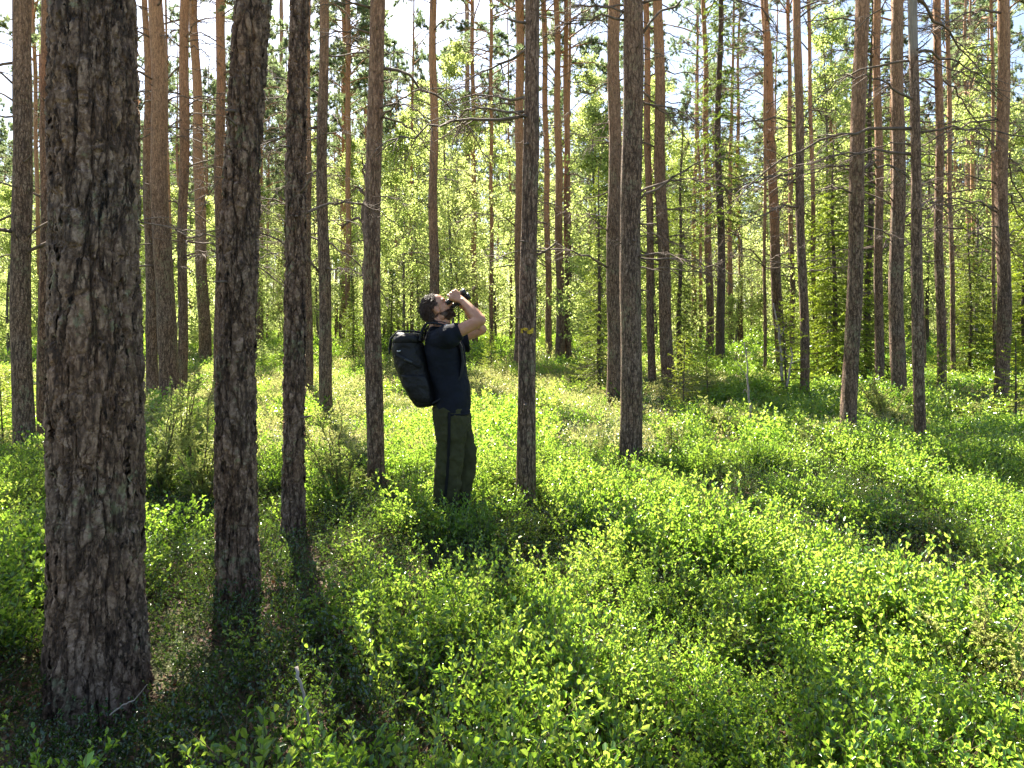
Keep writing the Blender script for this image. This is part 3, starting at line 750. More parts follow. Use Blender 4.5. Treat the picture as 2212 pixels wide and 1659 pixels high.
# junipers
for lab, xd, d, s, v in [('tallest juniper bush with upright shoots, right of the massive trunk', 345, 6.0, 1.15, 0), ('light green juniper with curved brown stems left of the leaning foreground pine', 435, 5.8, 1.15, 0),
                         ('juniper bush behind the left side of the leaning foreground pine', 398, 7.2, 1.25, 0), ('shaded juniper between the lichen-speckled trunk and the half-shaded pine', 735, 5.6, 1.0, 0),
                         ('low juniper in front of the half-shaded reddish pine', 780, 6.2, .7, 1), ('wispy juniper right of the lichen-speckled trunk', 690, 7.5, .9, 1),
                         ('dark scraggy juniper right of the stout pine', 1455, 7.6, .75, 2), ('small juniper left of the stout pine', 1285, 7.4, .6, 2),
                         ('wide low juniper between the stout pine and the smooth leaning pine', 1570, 9.0, 1.1, 1), ('juniper in front of the thick grey-brown pine', 1915, 10.5, 1.3, 1),
                         ('juniper on the rise right of the orange-topped pine', 1640, 9.8, 1.2, 3), ('brownish juniper sprays at the right edge of the foreground', 2150, 2.75, .75, 1),
                         ('dull green juniper spray right of centre in the foreground', 1880, 3.35, .55, 3), ('juniper under the smooth leaning pine', 1770, 7.9, .9, 3),
                         ('juniper behind the grey trunk at the left edge', 120, 7.3, .6, 1), ('juniper tuft beside the foot of the furthest right pine', 2085, 10.5, 1.3, 3)]:
    x = wx(xd, d); root = empty('juniper_bush', (x, d, float(gz(x, d)) - .03), random.uniform(0, 6), s); tag(root, lab, 'bush')
    inst('stems', JM[v][0], root); inst('foliage', JM[v][1], root)

# dead saplings, snag, sticks
def polyline(mb, pts, r0, r1, n=6, seed=0, jit=.01):
    r = np.random.default_rng(seed); P = np.array(pts, float); k = np.linspace(0, len(P) - 1, len(P) * 4)
    Q = np.stack([np.interp(k, np.arange(len(P)), P[:, c]) for c in range(3)], -1); Q[1:-1] += r.normal(size=(len(Q) - 2, 3)) * jit
    tube(mb, Q, np.linspace(r0, r1, len(Q)), n); return Q
def pxline(lst, d, dd=0): return [(wx(a, d + dd * k), d + dd * k, wz(b, d + dd * k)) for k, (a, b) in enumerate(lst)]
def deadthing(name, label, cat, main, d, r0, sides=(), mat='grey_wood', dd=0, seed=1, base=None):
    P = pxline(main, d, dd); root = empty(name, P[0]); tag(root, label, cat)
    off = np.array(P[0]); mb = MB(); polyline(mb, np.array(P) - off, r0, r0 * .35, 7, seed, r0 * .3); mb.obj('stem', M[mat], root)
    for k, s_ in enumerate(sides):
        mb = MB(); polyline(mb, np.array(pxline(s_, d, dd)) - off, r0 * .5, r0 * .15, 5, seed + k + 1, r0 * .3); mb.obj('twig', M[mat], root)
deadthing('dead_sapling', 'white weathered dead sapling with crooked bare twigs in front of the wavy pine', 'dead tree',
          [(1690, 830), (1688, 770), (1684, 725), (1677, 690), (1671, 655)], 12.5, .028, [[(1686, 735), (1692, 715), (1699, 695)], [(1686, 762), (1672, 752), (1662, 760)], [(1682, 715), (1672, 702), (1660, 700)], [(1688, 780), (1700, 772), (1712, 768)]])
deadthing('dead_sapling', 'grey forked dead sapling leaning over the brown hummock', 'dead tree',
          [(1622, 915), (1620, 870), (1614, 820), (1616, 785), (1608, 740)], 9.5, .018, [[(1614, 815), (1600, 795), (1586, 772)], [(1617, 850), (1608, 840), (1604, 850)]], seed=5)
deadthing('dead_sapling', 'bent grey dead stem with side twigs at the foot of the left-leaning scaly pine', 'dead tree',
          [(1700, 835), (1706, 800), (1712, 770), (1708, 750)], 12.0, .02, [[(1709, 785), (1722, 778), (1745, 775)], [(1711, 772), (1700, 768), (1697, 760)]], seed=9)
deadthing('broken_snag', 'dark broken dead trunk with splintered top behind the half-shaded pine', 'dead tree',
          [(792, 700), (791, 560), (790, 450), (792, 385), (793, 330)], 18, .10, [[(791, 480), (770, 470), (740, 488), (722, 478)], [(792, 400), (784, 370), (780, 340)], [(791, 420), (775, 405), (760, 410)]], mat='dead_wood', seed=11)
deadthing('fallen_stick', 'pale straight fallen stick in the foreground shrubs below the leaning pine', 'stick', [(640, 1440), (655, 1500), (668, 1560), (672, 1600)], 2.15, .0055, dd=-.03, seed=14)
deadthing('fallen_stick', 'thin bent twig lying at the foot of the massive trunk', 'stick', [(238, 1545), (262, 1525), (290, 1512), (318, 1478)], 2.2, .003, seed=15, mat='grey_wood')
deadthing('fallen_stick', 'reddish dead branch lying in the shrubs between the two foreground trunks and the man', 'stick', [(700, 1370), (750, 1385), (800, 1395)], 3.5, .007, mat='dead_wood', seed=16)
deadthing('fallen_stick', 'slanting grey twig in the shrubs on the right', 'stick', [(2140, 1565), (2165, 1540), (2210, 1500)], 2.6, .006, mat='grey_wood', seed=17)
deadthing('fallen_stick', 'slanting brown twig right of centre in the foreground shrubs', 'stick', [(2145, 1550), (2185, 1520), (2212, 1505)], 3.2, .006, mat='dead_wood', seed=18)
deadthing('bare_shrub', 'dark bare curved stem left of the half-shaded pine', 'dead shrub', [(752, 1062), (758, 1010), (772, 985), (795, 970)], 5.6, .008, [[(760, 1005), (748, 985), (735, 960)]], mat='stem', seed=19)

# ------------------------------------------------------------------ undergrowth (nobody could count it)
def clump(name, seed, ns, h, rad, leafn, L, W, mat, six=True, lean=.35, branch=2):
    r = np.random.default_rng(seed); mb = MB(); P = []; D = []; Nn = []; LL = []
    for k in range(ns):
        a = r.uniform(0, 6.28); b = rad * math.sqrt(r.uniform(0, 1)); hh = h * r.uniform(.6, 1.1)
        base = np.array([math.cos(a) * b, math.sin(a) * b, -.02]); ln = r.normal(size=2) * lean * hh
        u = np.linspace(0, 1, 5)[:, None]
        main = base + np.concatenate([ln[None] * u ** 1.4, hh * u], 1)
        if six: tube(mb, main, np.linspace(.0016, .0007, 5) if six else .002, 3, False)
        axes = [(main, .35)]
        for q in range(branch):
            i = r.integers(1, 4); s0 = main[i]; d = unit(np.array([*r.normal(size=2) * .8, .8])); l = hh * r.uniform(.25, .5)
            br = s0 + d * l * u; axes.append((br, .1))
            if six: tube(mb, br[[0, 2, 4]], [.001, .0008, .0005], 3, False)
        per = max(2, leafn // len(axes))
        for ax, t0 in axes:
            t = np.sort(r.uniform(t0, 1.02, per)); pos = np.stack([np.interp(t * 4, np.arange(5), ax[:, c]) for c in range(3)], -1)
            dr = unit(ax[-1] - ax[0]); ang = np.arange(per) * 2.6 + r.uniform(0, 6) + r.normal(size=per) * .4
            out_ = np.stack([np.cos(ang), np.sin(ang), np.zeros(per)], -1)
            dd = out_ * .62 + dr * (.5 + .55 * t[:, None]) + r.normal(size=(per, 3)) * .2
            P.append(pos); D.append(dd); Nn.append(dr * .8 - out_ * .3 + r.normal(size=(per, 3)) * .35); LL.append(r.uniform(.65, 1.15, per) * (1 - .15 * t))
    P = np.concatenate(P); D = np.concatenate(D); Nn = np.concatenate(Nn); LL = np.concatenate(LL)
    lm = MB()
    (leaves6 if six else leaves4)(lm, P, D, Nn, L * LL, W * LL)
    me1 = lm.mesh(name, M[mat], True)
    if six:
        # stems and leaves share one clump mesh with two materials
        me2 = mb; off = lm.n
        lm2 = MB(); lm2.v = lm.v + mb.v; lm2.n = lm.n + mb.n
        lm2.q = lm.q + [q + off for q in mb.q]; lm2.t = []
        me = lm2.mesh(name, M[mat], True); me.materials.append(M['stem'])
        nl = sum(len(q) for q in lm.q); mi = np.zeros(len(me.polygons), np.int32); mi[nl:] = 1
        me.polygons.foreach_set('material_index', mi); return me
    return me1

def scatter(name, meshes, pts, rot, scl, idx, label, cat):
    c = bpy.data.collections.new(name + '_kinds')
    for k, me in enumerate(meshes):
        o = bpy.data.objects.new('%s_%02d' % (name, k), me); c.objects.link(o)
    me = bpy.data.meshes.new(name); me.vertices.add(len(pts)); me.vertices.foreach_set('co', np.asarray(pts, np.float32).ravel())
    for nm, ty, arr in (('rot', 'FLOAT_VECTOR', rot), ('scl', 'FLOAT_VECTOR', scl), ('idx', 'INT', idx)):
        at_ = me.attributes.new(nm, ty, 'POINT'); at_.data.foreach_set('vector' if ty == 'FLOAT_VECTOR' else 'value', np.asarray(arr, np.float32 if ty != 'INT' else np.int32).ravel())
    me.update()
    o = bpy.data.objects.new(name, me); COL.objects.link(o); tag(o, label, cat, kind='stuff')
    ng = bpy.data.node_groups.new(name, 'GeometryNodeTree')
    ng.interface.new_socket('Geometry', in_out='INPUT', socket_type='NodeSocketGeometry'); ng.interface.new_socket('Geometry', in_out='OUTPUT', socket_type='NodeSocketGeometry')
    a = ng.nodes.new('NodeGroupInput'); z = ng.nodes.new('NodeGroupOutput'); ip = ng.nodes.new('GeometryNodeInstanceOnPoints'); ci = ng.nodes.new('GeometryNodeCollectionInfo')
    ci.inputs['Collection'].default_value = c; ci.inputs['Separate Children'].default_value = True; ci.inputs['Reset Children'].default_value = True
    ip.inputs['Pick Instance'].default_value = True
    def na(nm, ty):
        n = ng.nodes.new('GeometryNodeInputNamedAttribute'); n.data_type = ty; n.inputs['Name'].default_value = nm; return n.outputs['Attribute']
    l = ng.links
    l.new(a.outputs[0], ip.inputs['Points']); l.new(ci.outputs[0], ip.inputs['Instance']); l.new(na('idx', 'INT'), ip.inputs['Instance Index'])
    l.new(na('rot', 'FLOAT_VECTOR'), ip.inputs['Rotation']); l.new(na('scl', 'FLOAT_VECTOR'), ip.inputs['Scale']); l.new(ip.outputs[0], z.inputs[0])
    md = o.modifiers.new('scatter', 'NODES'); md.node_group = ng
    return o

def field(y0, y1, sp, side=.82, extra=1.0):
    xs = []; ys = []
    y = y0
    while y < y1:
        hw = side * max(y, 1) + extra; n = int(2 * hw / sp)
        xs.append(np.linspace(-hw, hw, n) + rng.uniform(-.5, .5, n) * sp * 1.3); ys.append(np.full(n, y) + rng.uniform(-.5, .5, n) * sp * 1.3); y += sp
    return np.concatenate(xs), np.concatenate(ys)
def vnoise(x, y, s, seed):
    r = np.random.default_rng(seed); g = r.uniform(0, 1, (256, 256)); X_ = x / s + 100; Y_ = y / s + 100
    xi = np.floor(X_).astype(int); yi = np.floor(Y_).astype(int); fx = sstep(X_ - xi); fy = sstep(Y_ - yi)
    G = lambda a, b: g[a % 256, b % 256]
    return (G(xi, yi) * (1 - fx) + G(xi + 1, yi) * fx) * (1 - fy) + (G(xi, yi + 1) * (1 - fx) + G(xi + 1, yi + 1) * fx) * fy

bil = [clump('bilberry', 600 + k, 15, [.32, .36, .27, .31][k], .14, 34, .026, .0155, 'bilberry') for k in range(4)]
lin = [clump('lingonberry', 620 + k, 15, .19, .13, 18, .018, .011, 'lingon', True, .35, 1) for k in range(3)]
bilf = [clump('bilberry_far', 640 + k, 26, .33, .26, 26, .036, .023, 'bilberry', False) for k in range(3)]
linf = [clump('lingonberry_far', 650 + k, 22, .18, .26, 20, .026, .017, 'lingon', False) for k in range(2)]
linf.append(clump('heath_far', 660, 26, .26, .26, 24, .026, .017, 'heath', False)); linf.append(clump('heath_far', 661, 24, .22, .26, 24, .024, .016, 'heath', False))
linm = lin
trunks = [(o.location.x, o.location.y, .24 if o is BIG else .13) for o in COL.objects if o.parent is None and o.name.startswith('pine_tree') and o.location.y < 12]
def cover(name, y0, y1, sp, A, B, label, sc0):
    x, y = field(y0, y1, sp)
    ok = np.ones(len(x), bool)
    for a, b, rr in trunks: ok &= (x - a) ** 2 + (y - b) ** 2 > rr ** 2
    ok &= (x ** 2 + y ** 2) > .9 ** 2
    # the thin patch of litter right of the massive trunk
    thin = np.exp(-(((x + .95) / .55) ** 2 + ((y - 2.55) / .6) ** 2)); ok &= rng.uniform(0, 1, len(x)) > thin * .35
    x, y = x[ok], y[ok]; n = len(x)
    t = vnoise(x, y, .8, 3) * .6 + vnoise(x, y, .3, 4) * .4
    band = np.exp(-((y - 15) / 8.0) ** 2) * (x < y * .25); ling = (t > .53) | (band * .95 > rng.uniform(0, 1, n))
    ling |= (t > .56) | ((rng.uniform(0, 1, n) < .26))
    ling |= (np.exp(-(((x + 1.0) / .9) ** 2 + ((y - 2.7) / 1.0) ** 2)) > rng.uniform(.2, 1, n))
    ling &= ~((x > -.2) & (y < 3.6) & (rng.uniform(0, 1, n) < .6))
    idx = np.where(ling, len(A) + rng.integers(0, len(B), n), rng.integers(0, len(A), n))
    s = sc0 * rng.uniform(.75, 1.2, n) * (.56 + .50 * vnoise(x, y, .85, 9) + .40 * vnoise(x, y, .36, 19))
    rot = np.stack([rng.normal(size=n) * .12, rng.normal(size=n) * .12, rng.uniform(0, 6.28, n)], -1)
    scatter(name, A + B, np.stack([x, y, gz(x, y)], -1), rot, np.stack([s, s, s * rng.uniform(.85, 1.15, n)], -1), idx, label, 'undergrowth')
    return n
c1 = cover('bilberry_undergrowth', 1.0, 7.5, .118, bil, linm, 'knee-high bright green bilberry and lingonberry shrubs covering the foreground', 1.0)
c2 = cover('bilberry_undergrowth', 7.5, 20, .25, bilf, linf, 'sunlit low berry shrubs covering the ground around the middle trunks', 1.05)
c3 = cover('bilberry_undergrowth', 20, 100, .62, bilf, linf, 'pale green low shrubs on the far forest floor', 1.9)

# litter: dry leaves, twigs
lt = []
for k in range(3):
    mb = MB(); r = np.random.default_rng(700 + k); n = 60
    P = np.stack([r.uniform(-.2, .2, n), r.uniform(-.2, .2, n), r.uniform(.002, .02, n)], -1)
    leaves6(mb, P, r.normal(size=(n, 3)) * [1, 1, .2], np.repeat([[0, 0, 1.]], n, 0) + r.normal(size=(n, 3)) * .3, r.uniform(.012, .045, n), r.uniform(.008, .028, n), .15)
    for q in range(14):
        a = np.array([r.uniform(-.2, .2), r.uniform(-.2, .2), .012]); d = unit(r.normal(size=3) * [1, 1, .15]); l = r.uniform(.05, .3)
        tube(mb, np.stack([a, a + d * l * .5 + r.normal(size=3) * .01, a + d * l]), [.002, .0015, .001], 3, False)
    lt.append(mb.mesh('litter_kind', M['litter']))
x, y = field(1.0, 7, .24); n = len(x)
scatter('forest_litter', lt, np.stack([x, y, gz(x, y) + .004], -1), np.stack([np.zeros(n), np.zeros(n), rng.uniform(0, 6, n)], -1), np.ones((n, 3)), rng.integers(0, 3, n), 'brown fallen leaves and twigs between the shrub stems', 'litter')

# far wood that reads as one mass
n = 620
ang = rng.uniform(-.95, .95, n); dist = rng.uniform(62, 140, n)
x = np.sin(ang) * dist; y = np.cos(ang) * dist
def joined(parts, nm):
    """one mesh from several meshes, keeping their materials"""
    V = []; loops = []; starts = []; mi = []; mats = []; vo = 0; lo = 0
    for me in parts:
        nv = len(me.vertices); v = np.zeros(nv * 3, np.float32); me.vertices.foreach_get('co', v); V.append(v)
        nl = len(me.loops); li = np.zeros(nl, np.int32); me.loops.foreach_get('vertex_index', li); loops.append(li + vo)
        np_ = len(me.polygons); st = np.zeros(np_, np.int32); me.polygons.foreach_get('loop_start', st); starts.append(st + lo)
        mats.append(me.materials[0]); mi.append(np.full(np_, len(mats) - 1, np.int32)); vo += nv; lo += nl
    me = bpy.data.meshes.new(nm); V = np.concatenate(V); me.vertices.add(len(V) // 3); me.vertices.foreach_set('co', V)
    L = np.concatenate(loops); me.loops.add(len(L)); me.loops.foreach_set('vertex_index', L)
    St = np.concatenate(starts); me.polygons.add(len(St)); me.polygons.foreach_set('loop_start', St); me.update(calc_edges=True)
    for m_ in mats: me.materials.append(m_)
    me.polygons.foreach_set('material_index', np.concatenate(mi)); return me
kinds = [joined([PT[0], PC[0][1]], 'far_a'), joined([PT[1], PC[1][1]], 'far_b'), joined([BM[0][0], BM[0][2]], 'far_c'), joined([SP[2][0], SP[2][2]], 'far_d'), joined([BM[1][0], BM[1][2]], 'far_e')]
idx = rng.choice([0, 1, 2, 3, 4], n, p=[.3, .22, .2, .12, .16]); s = rng.uniform(.8, 1.2, n) * np.where((idx == 2) | (idx == 4), 1.2, 1)
scatter('distant_wood', kinds, np.stack([x, y, gz(x, y)], -1), np.stack([0 * x, 0 * x, rng.uniform(0, 6, n)], -1), np.stack([s, s, s], -1), idx, 'far-off forest closing the view behind all trunks', 'forest')

# ------------------------------------------------------------------ the man with binoculars and backpack
MD = 5.1
mx_, my_ = wx(962, MD), MD
mz_ = 0.0
zg = float(gz(mx_, my_))
skin = flat_mat('skin', (.44, .235, .155), .5, .4, .12, 30, .0008, 160)
m, nt, N, K, p, out = newmat('skin_body')
skin = m
tc = N.new('ShaderNodeTexCoord'); n1 = N.new('ShaderNodeTexNoise'); n1.inputs['Scale'].default_value = 22; K.new(tc.outputs['Object'], n1.inputs['Vector'])
rr_ = ramp(N, [(.35, (.46, .215, .125)), (.65, (.56, .29, .18))]); K.new(n1.outputs[0], rr_.inputs[0]); K.new(rr_.outputs[0], p.inputs['Base Color'])
p.inputs['Roughness'].default_value = .5; p.inputs['Subsurface Weight'].default_value = .12; p.inputs['Subsurface Radius'].default_value = (.02, .008, .004)
navy = flat_mat('navy_cotton', (.0065, .0085, .015), .85, .25, .35, 7, .006, 22)
olive = flat_mat('olive_cloth', (.044, .043, .018), .85, .2, .3, 6, .010, 16)
black = flat_mat('black_nylon', (.0045, .0045, .0055), .6, .35, .3, 9, .010, 22)
rubber = flat_mat('black_rubber', (.012, .014, .016), .42, .5)
hairm = flat_mat('brown_hair', (.075, .043, .026), .5, .4, .5, 60)
lens = flat_mat('lens_glass', (.02, .03, .05), .08, .8)
boot = flat_mat('brown_leather', (.06, .035, .02), .6, .4, .3, 20)
strapm = flat_mat('dark_webbing', (.014, .015, .018), .7, .3)
tabm = flat_mat('white_tab', (.7, .7, .7), .5, .4)
trim = flat_mat('black_trim', (.008, .008, .008), .8, .2)

man = empty('person', (mx_, my_, mz_))
tag(man, 'bearded man in dark T-shirt and olive trousers looking up through binoculars', 'person')
SH = np.array([0, 0, mz_])
def rem(o, vox, sm=4, fac=.5):
    r = o.modifiers.new('remesh', 'REMESH'); r.mode = 'VOXEL'; r.voxel_size = vox; r.use_smooth_shade = True
    s = o.modifiers.new('smooth', 'SMOOTH'); s.iterations = sm; s.factor = fac
T = R(33); cT, sT = math.cos(T), math.sin(T); HC = np.array([-.062, 0, 1.682])
RH = np.array([[cT, 0, -sT], [0, 1, 0], [sT, 0, cT]])
def hp(x, y, z): return HC + RH @ np.array([x, y, z])
mb = MB()
ellipsoid(mb, hp(-.012, 0, .030), (.099, .076, .090), RH, 24, 16)
ellipsoid(mb, hp(.030, 0, -.030), (.062, .060, .088), RH, 24, 16)
ellipsoid(mb, hp(.050, 0, -.088), (.038, .042, .028), RH)
ellipsoid(mb, hp(.072, 0, .034), (.020, .052, .014), RH)          # brow
for sgn in (-1, 1):
    ellipsoid(mb, hp(.058, sgn * .038, -.018), (.026, .020, .024), RH)     # cheek
    ellipsoid(mb, hp(-.002, sgn * .081, -.008), (.020, .010, .033), RH)     # ear
    ellipsoid(mb, hp(.012, sgn * .077, -.014), (.008, .008, .022), RH)
    ellipsoid(mb, hp(.015, sgn * .046, -.070), (.045, .016, .026), RH)     # jaw
capsule(mb, hp(.082, 0, .020), hp(.112, 0, -.022), .009, .0135)             # nose
ellipsoid(mb, hp(.098, 0, -.030), (.012, .018, .008), RH)
ellipsoid(mb, hp(.085, 0, -.052), (.010, .022, .006), RH); ellipsoid(mb, hp(.082, 0, -.064), (.011, .020, .007), RH)   # lips
capsule(mb, hp(-.035, 0, -.055), (-.055, 0, 1.50), .060, .064)
capsule(mb, hp(.01, 0, -.085), (-.015, 0, 1.52), .040, .050)
# trunk of the body, legs
loft(mb, [(.86, -.05, .13, 0, .13), (1.0, -.04, .12, 0, .12), (1.15, -.05, .12, 0, .12), (1.3, -.09, .09, 0, .135), (1.42, -.10, .07, 0, .14), (1.5, -.08, .0, 0, .08)])
for y_, pts in ((-.1, [(.035, .90), (.045, .5), (.012, .10)]), (.1, [(.06, .90), (.13, .52), (.10, .10)])):
    capsule(mb, (pts[0][0], y_ * .8, pts[0][1]), (pts[1][0], y_, pts[1][1]), .068, .050); capsule(mb, (pts[1][0], y_, pts[1][1]), (pts[2][0], y_, pts[2][1]), .055, .038)
    capsule(mb, (pts[2][0], y_, .04), (pts[2][0] + .16, y_, .035), .04, .032)
# arms
def arm(sh, el, wr, k=1.0):
    capsule(mb, sh, el, .056 * k, .043 * k); el = np.array(el); wr = np.array(wr)
    q = el + (wr - el) * .3; capsule(mb, el, q, .043 * k, .045 * k); capsule(mb, q, wr, .045 * k, .027 * k)
NE, NW = (.272, -.20, 1.594), (.136, -.105, 1.738)
FE, FW = (.262, .20, 1.530), (.150, .115, 1.690)
arm((.045, -.185, 1.482), NE, NW, .96); arm((.05, .185, 1.45), FE, FW, .96)
ax = unit(np.array([.140, 0, .086]))                       # optical axis
upv = unit(np.array([-.086, 0, .140]))
# near hand: palm outside the near barrel, four fingers over the top, thumb below
def hand(side, wr, mid, knk):
    wr = np.array(wr); s_ = side
    capsule(mb, wr, mid - ax * .022, .026, .020, flat=((0, 1, 0), .75)); capsule(mb, wr, mid + ax * .018, .026, .020, flat=((0, 1, 0), .75))
    capsule(mb, mid - ax * .028, mid + ax * .030, .021, .021, flat=((0, 1, 0), .75))
    for k in range(4):
        b0 = mid + ax * (.034 - .022 * k) + upv * .012 + np.array([0, s_ * .002, 0])
        b1 = b0 + upv * (.024 - .003 * abs(k - 1)) + np.array([0, -s_ * .010, 0]) - ax * .004
        b2 = b1 + upv * .006 + np.array([0, -s_ * (.024 - .002 * k), 0]) - ax * .004
        b3 = b2 - upv * .007 + np.array([0, -s_ * (.018 - .002 * (k == 3)), 0]) - ax * .002
        rr = .0090 - .0008 * (k == 3)
        capsule(mb, b0, b1, rr + .001, rr, 10); capsule(mb, b1, b2, rr, rr - .0006, 10); capsule(mb, b2, b3, rr - .0006, rr - .0014, 10)
    t0 = mid - ax * .022 - upv * .016; t1 = t0 - upv * .020 + np.array([0, -s_ * .016, 0]) + ax * .006; t2 = t1 + np.array([0, -s_ * .026, 0]) + ax * .014 + upv * .002
    capsule(mb, t0, t1, .0125, .0108, 10); capsule(mb, t1, t2, .0108, .0088, 10)
NB = np.array([.086, -.036, 1.770])     # middle of the near barrel
FB = np.array([.112, .030, 1.742])      # middle of the far barrel
hand(-1, NW, NB + [-.012, -.036, .004], None); hand(1, FW, FB + [0.0, .036, 0], None)
body = mb.obj('body', skin, man); rem(body, .0042, 3, .4)

# hair and beard
def strands(points, dirs, L, W, name, mat):
    r = np.random.default_rng(5); mb = MB(); n = len(points)
    P = np.asarray(points); D = unit(dirs); Sd = unit(np.cross(D, P - HC)); O = unit(P - HC)
    W_ = W * r.uniform(.6, 1.3, n)[:, None]; L_ = np.asarray(L).reshape(-1, 1)
    a = P + O * .001; b = P + D * L_ * .5 + O * .007; c = P + D * L_ + O * .004 * r.uniform(-1, 2.5, (n, 1))
    v = np.stack([a - Sd * W_, a + Sd * W_, b + Sd * W_, b - Sd * W_, c], 1); k = np.arange(n)[:, None] * 5
    mb.add(v.reshape(-1, 3), k + [0, 1, 2, 3], k + [3, 2, 4]); return mb
r = np.random.default_rng(8)
u = unit(r.normal(size=(9000, 3))); loc = u * [.101, .079, .093] + [-.012, 0, .030]
face = (loc[:, 0] > .035 + .25 * np.maximum(loc[:, 2] - .05, 0) ) & (loc[:, 2] < .098) | ((loc[:, 0] > .0) & (loc[:, 2] < .025)) | (loc[:, 2] < -.045) | ((np.abs(loc[:, 1]) > .055) & (loc[:, 0] > -.028) & (loc[:, 2] < .022))
loc = loc[~face]; W3 = HC + loc @ RH.T
dl = np.stack([-.8 - 0 * loc[:, 0], loc[:, 1] * 2, -.35 - 6 * np.maximum(-loc[:, 0], 0)], -1) + r.normal(size=(len(loc), 3)) * .35
hm_ = strands(W3, dl @ RH.T, r.uniform(.022, .05, len(loc)), .0016, 'hair', hairm)
# extra hair down the nape
u = r.uniform(0, 1, (1500, 2)); nl = np.stack([-.092 + .02 * u[:, 0] - .0 * u[:, 1] + .02 * u[:, 1], (u[:, 0] - .5) * .12, -.02 - .07 * u[:, 1]], -1); nl[:, 0] += 8 * nl[:, 1] ** 2
hm2 = strands(HC + nl @ RH.T, (np.repeat([[-.25, 0, -1.]], 1500, 0) + r.normal(size=(1500, 3)) * .25) @ RH.T, r.uniform(.02, .045, 1500), .0016, 'hair', hairm)
hm_.add(np.concatenate(hm2.v), np.concatenate(hm2.q), np.concatenate(hm2.t))
hob = hm_.obj('hair', hairm, man)
cap = MB(); ellipsoid(cap, hp(-.028, 0, .038), (.089, .0765, .085), RH, 32, 20); ellipsoid(cap, hp(-.072, 0, -.030), (.040, .056, .070), RH, 24, 16); ellipsoid(cap, hp(-.078, 0, -.075), (.026, .050, .045), RH, 24, 16)
# scalp shell is part of the hair mesh
co_ = cap.mesh('scalp', hairm); co2 = bpy.data.objects.new('hair_base', co_); COL.objects.link(co2); co2.parent = hob; rem(co2, .005, 2, .4)
u = r.uniform(0, 1, (3800, 2)); ang = (u[:, 0] - .5) * 2.6; low = u[:, 1]
bl = np.stack([.022 + .062 * np.cos(ang) - .012 * low, .052 * np.sin(ang), -.048 - .062 * low], -1); bl[:, 2] += .012 * np.abs(np.sin(ang)) * (1 + low)
beard = strands(HC + bl @ RH.T, (np.stack([.55 * np.cos(ang), .4 * np.sin(ang), -.9 + 0 * ang], -1) + r.normal(size=(3800, 3)) * .25) @ RH.T, r.uniform(.010, .024, 3800), .0014, 'beard', hairm)
ellipsoid(beard, hp(.042, 0, -.088), (.046, .050, .036), RH); ellipsoid(beard, hp(.074, 0, -.078), (.020, .034, .026), RH)
for sgn in (-1, 1): ellipsoid(beard, hp(.024, sgn * .044, -.066), (.038, .0185, .034), RH)
ellipsoid(beard, hp(.088, 0, -.045), (.009, .028, .006), RH)
beard.obj('beard', hairm, man)

# T-shirt
mb = MB()
loft(mb, [(.905, -.082, .184, 0, .168), (.93, -.084, .188, 0, .172), (1.0, -.080, .188, 0, .170), (1.1, -.092, .184, 0, .168), (1.2, -.118, .162, 0, .170), (1.3, -.140, .142, 0, .182),
          (1.38, -.150, .128, 0, .195), (1.45, -.148, .105, 0, .195), (1.50, -.135, .075, 0, .165), (1.535, -.118, .050, 0, .115), (1.552, -.112, .032, 0, .082)], 40, .9)
capsule(mb, (-.03, -.13, 1.455), (.045, -.185, 1.478), .088, .086)
capsule(mb, (-.01, .13, 1.44), (.05, .185, 1.43), .082, .080)
tube(mb, [(.0, -.17, 1.475), (.06, -.188, 1.495), (.122, -.197, 1.52), (.128, -.198, 1.522)], [.080, .072, .063, .060], 24)
tube(mb, [(.02, .17, 1.44), (.07, .188, 1.435), (.150, .197, 1.435), (.156, .198, 1.436)], [.080, .080, .080, .076], 24)
sh = mb.obj('t_shirt', navy, man); rem(sh, .006, 3, .4)
tx = bpy.data.textures.new('folds', 'CLOUDS'); tx.noise_scale = .11; tx.noise_depth = 2
dm = sh.modifiers.new('folds', 'DISPLACE'); dm.texture = tx; dm.strength = .024; dm.mid_level = .5
# sleeve hem, shirt hem, small print
hem = MB()
for secs in ([(.900, -.083, .186, 0, .170), (.918, -.086, .190, 0, .174)],): loft(hem, secs, 40, .9)
hem.obj('shirt_hem', navy, man)
pm = MB(); c0 = np.array([-.01, -.21, 1.535])
pm = MB(); tube(pm, [(.010, -.168, 1.556), (.030, -.176, 1.562), (.042, -.180, 1.560)], [.006, .008, .005], 8, flat=((0, -.5, 1), .3)); pm.obj('shirt_print', tabm, man)

# trousers
mb = MB()
loft(mb, [(.78, -.066, .190, 0, .172), (.86, -.082, .182, 0, .172), (.93, -.090, .176, 0, .165), (1.0, -.07, .16, 0, .155)], 36, .85)
loft(mb, [(.07, -.080, .100, -.10, .080), (.2, -.077, .100, -.10, .080), (.30, -.077, .108, -.10, .082), (.4, -.074, .122, -.10, .086), (.5, -.070, .134, -.10, .088), (.62, -.058, .150, -.10, .090), (.74, -.056, .160, -.095, .092), (.85, -.078, .165, -.085, .092), (.95, -.085, .16, -.08, .09)], 32, .9)
loft(mb, [(.07, .000, .170, .10, .080), (.2, .010, .180, .10, .080), (.30, .020, .192, .10, .082), (.38, .030, .206, .10, .084), (.47, .040, .222, .10, .086), (.56, .04, .234, .10, .090), (.64, .02, .218, .10, .092), (.74, .0, .204, .095, .092), (.85, -.06, .186, .085, .092), (.95, -.085, .17, .08, .09)], 32, .9)
tr_ = mb.obj('trousers', olive, man); rem(tr_, .006, 3, .4)
tx2 = bpy.data.textures.new('folds_trousers', 'CLOUDS'); tx2.noise_scale = .075; tx2.noise_depth = 2
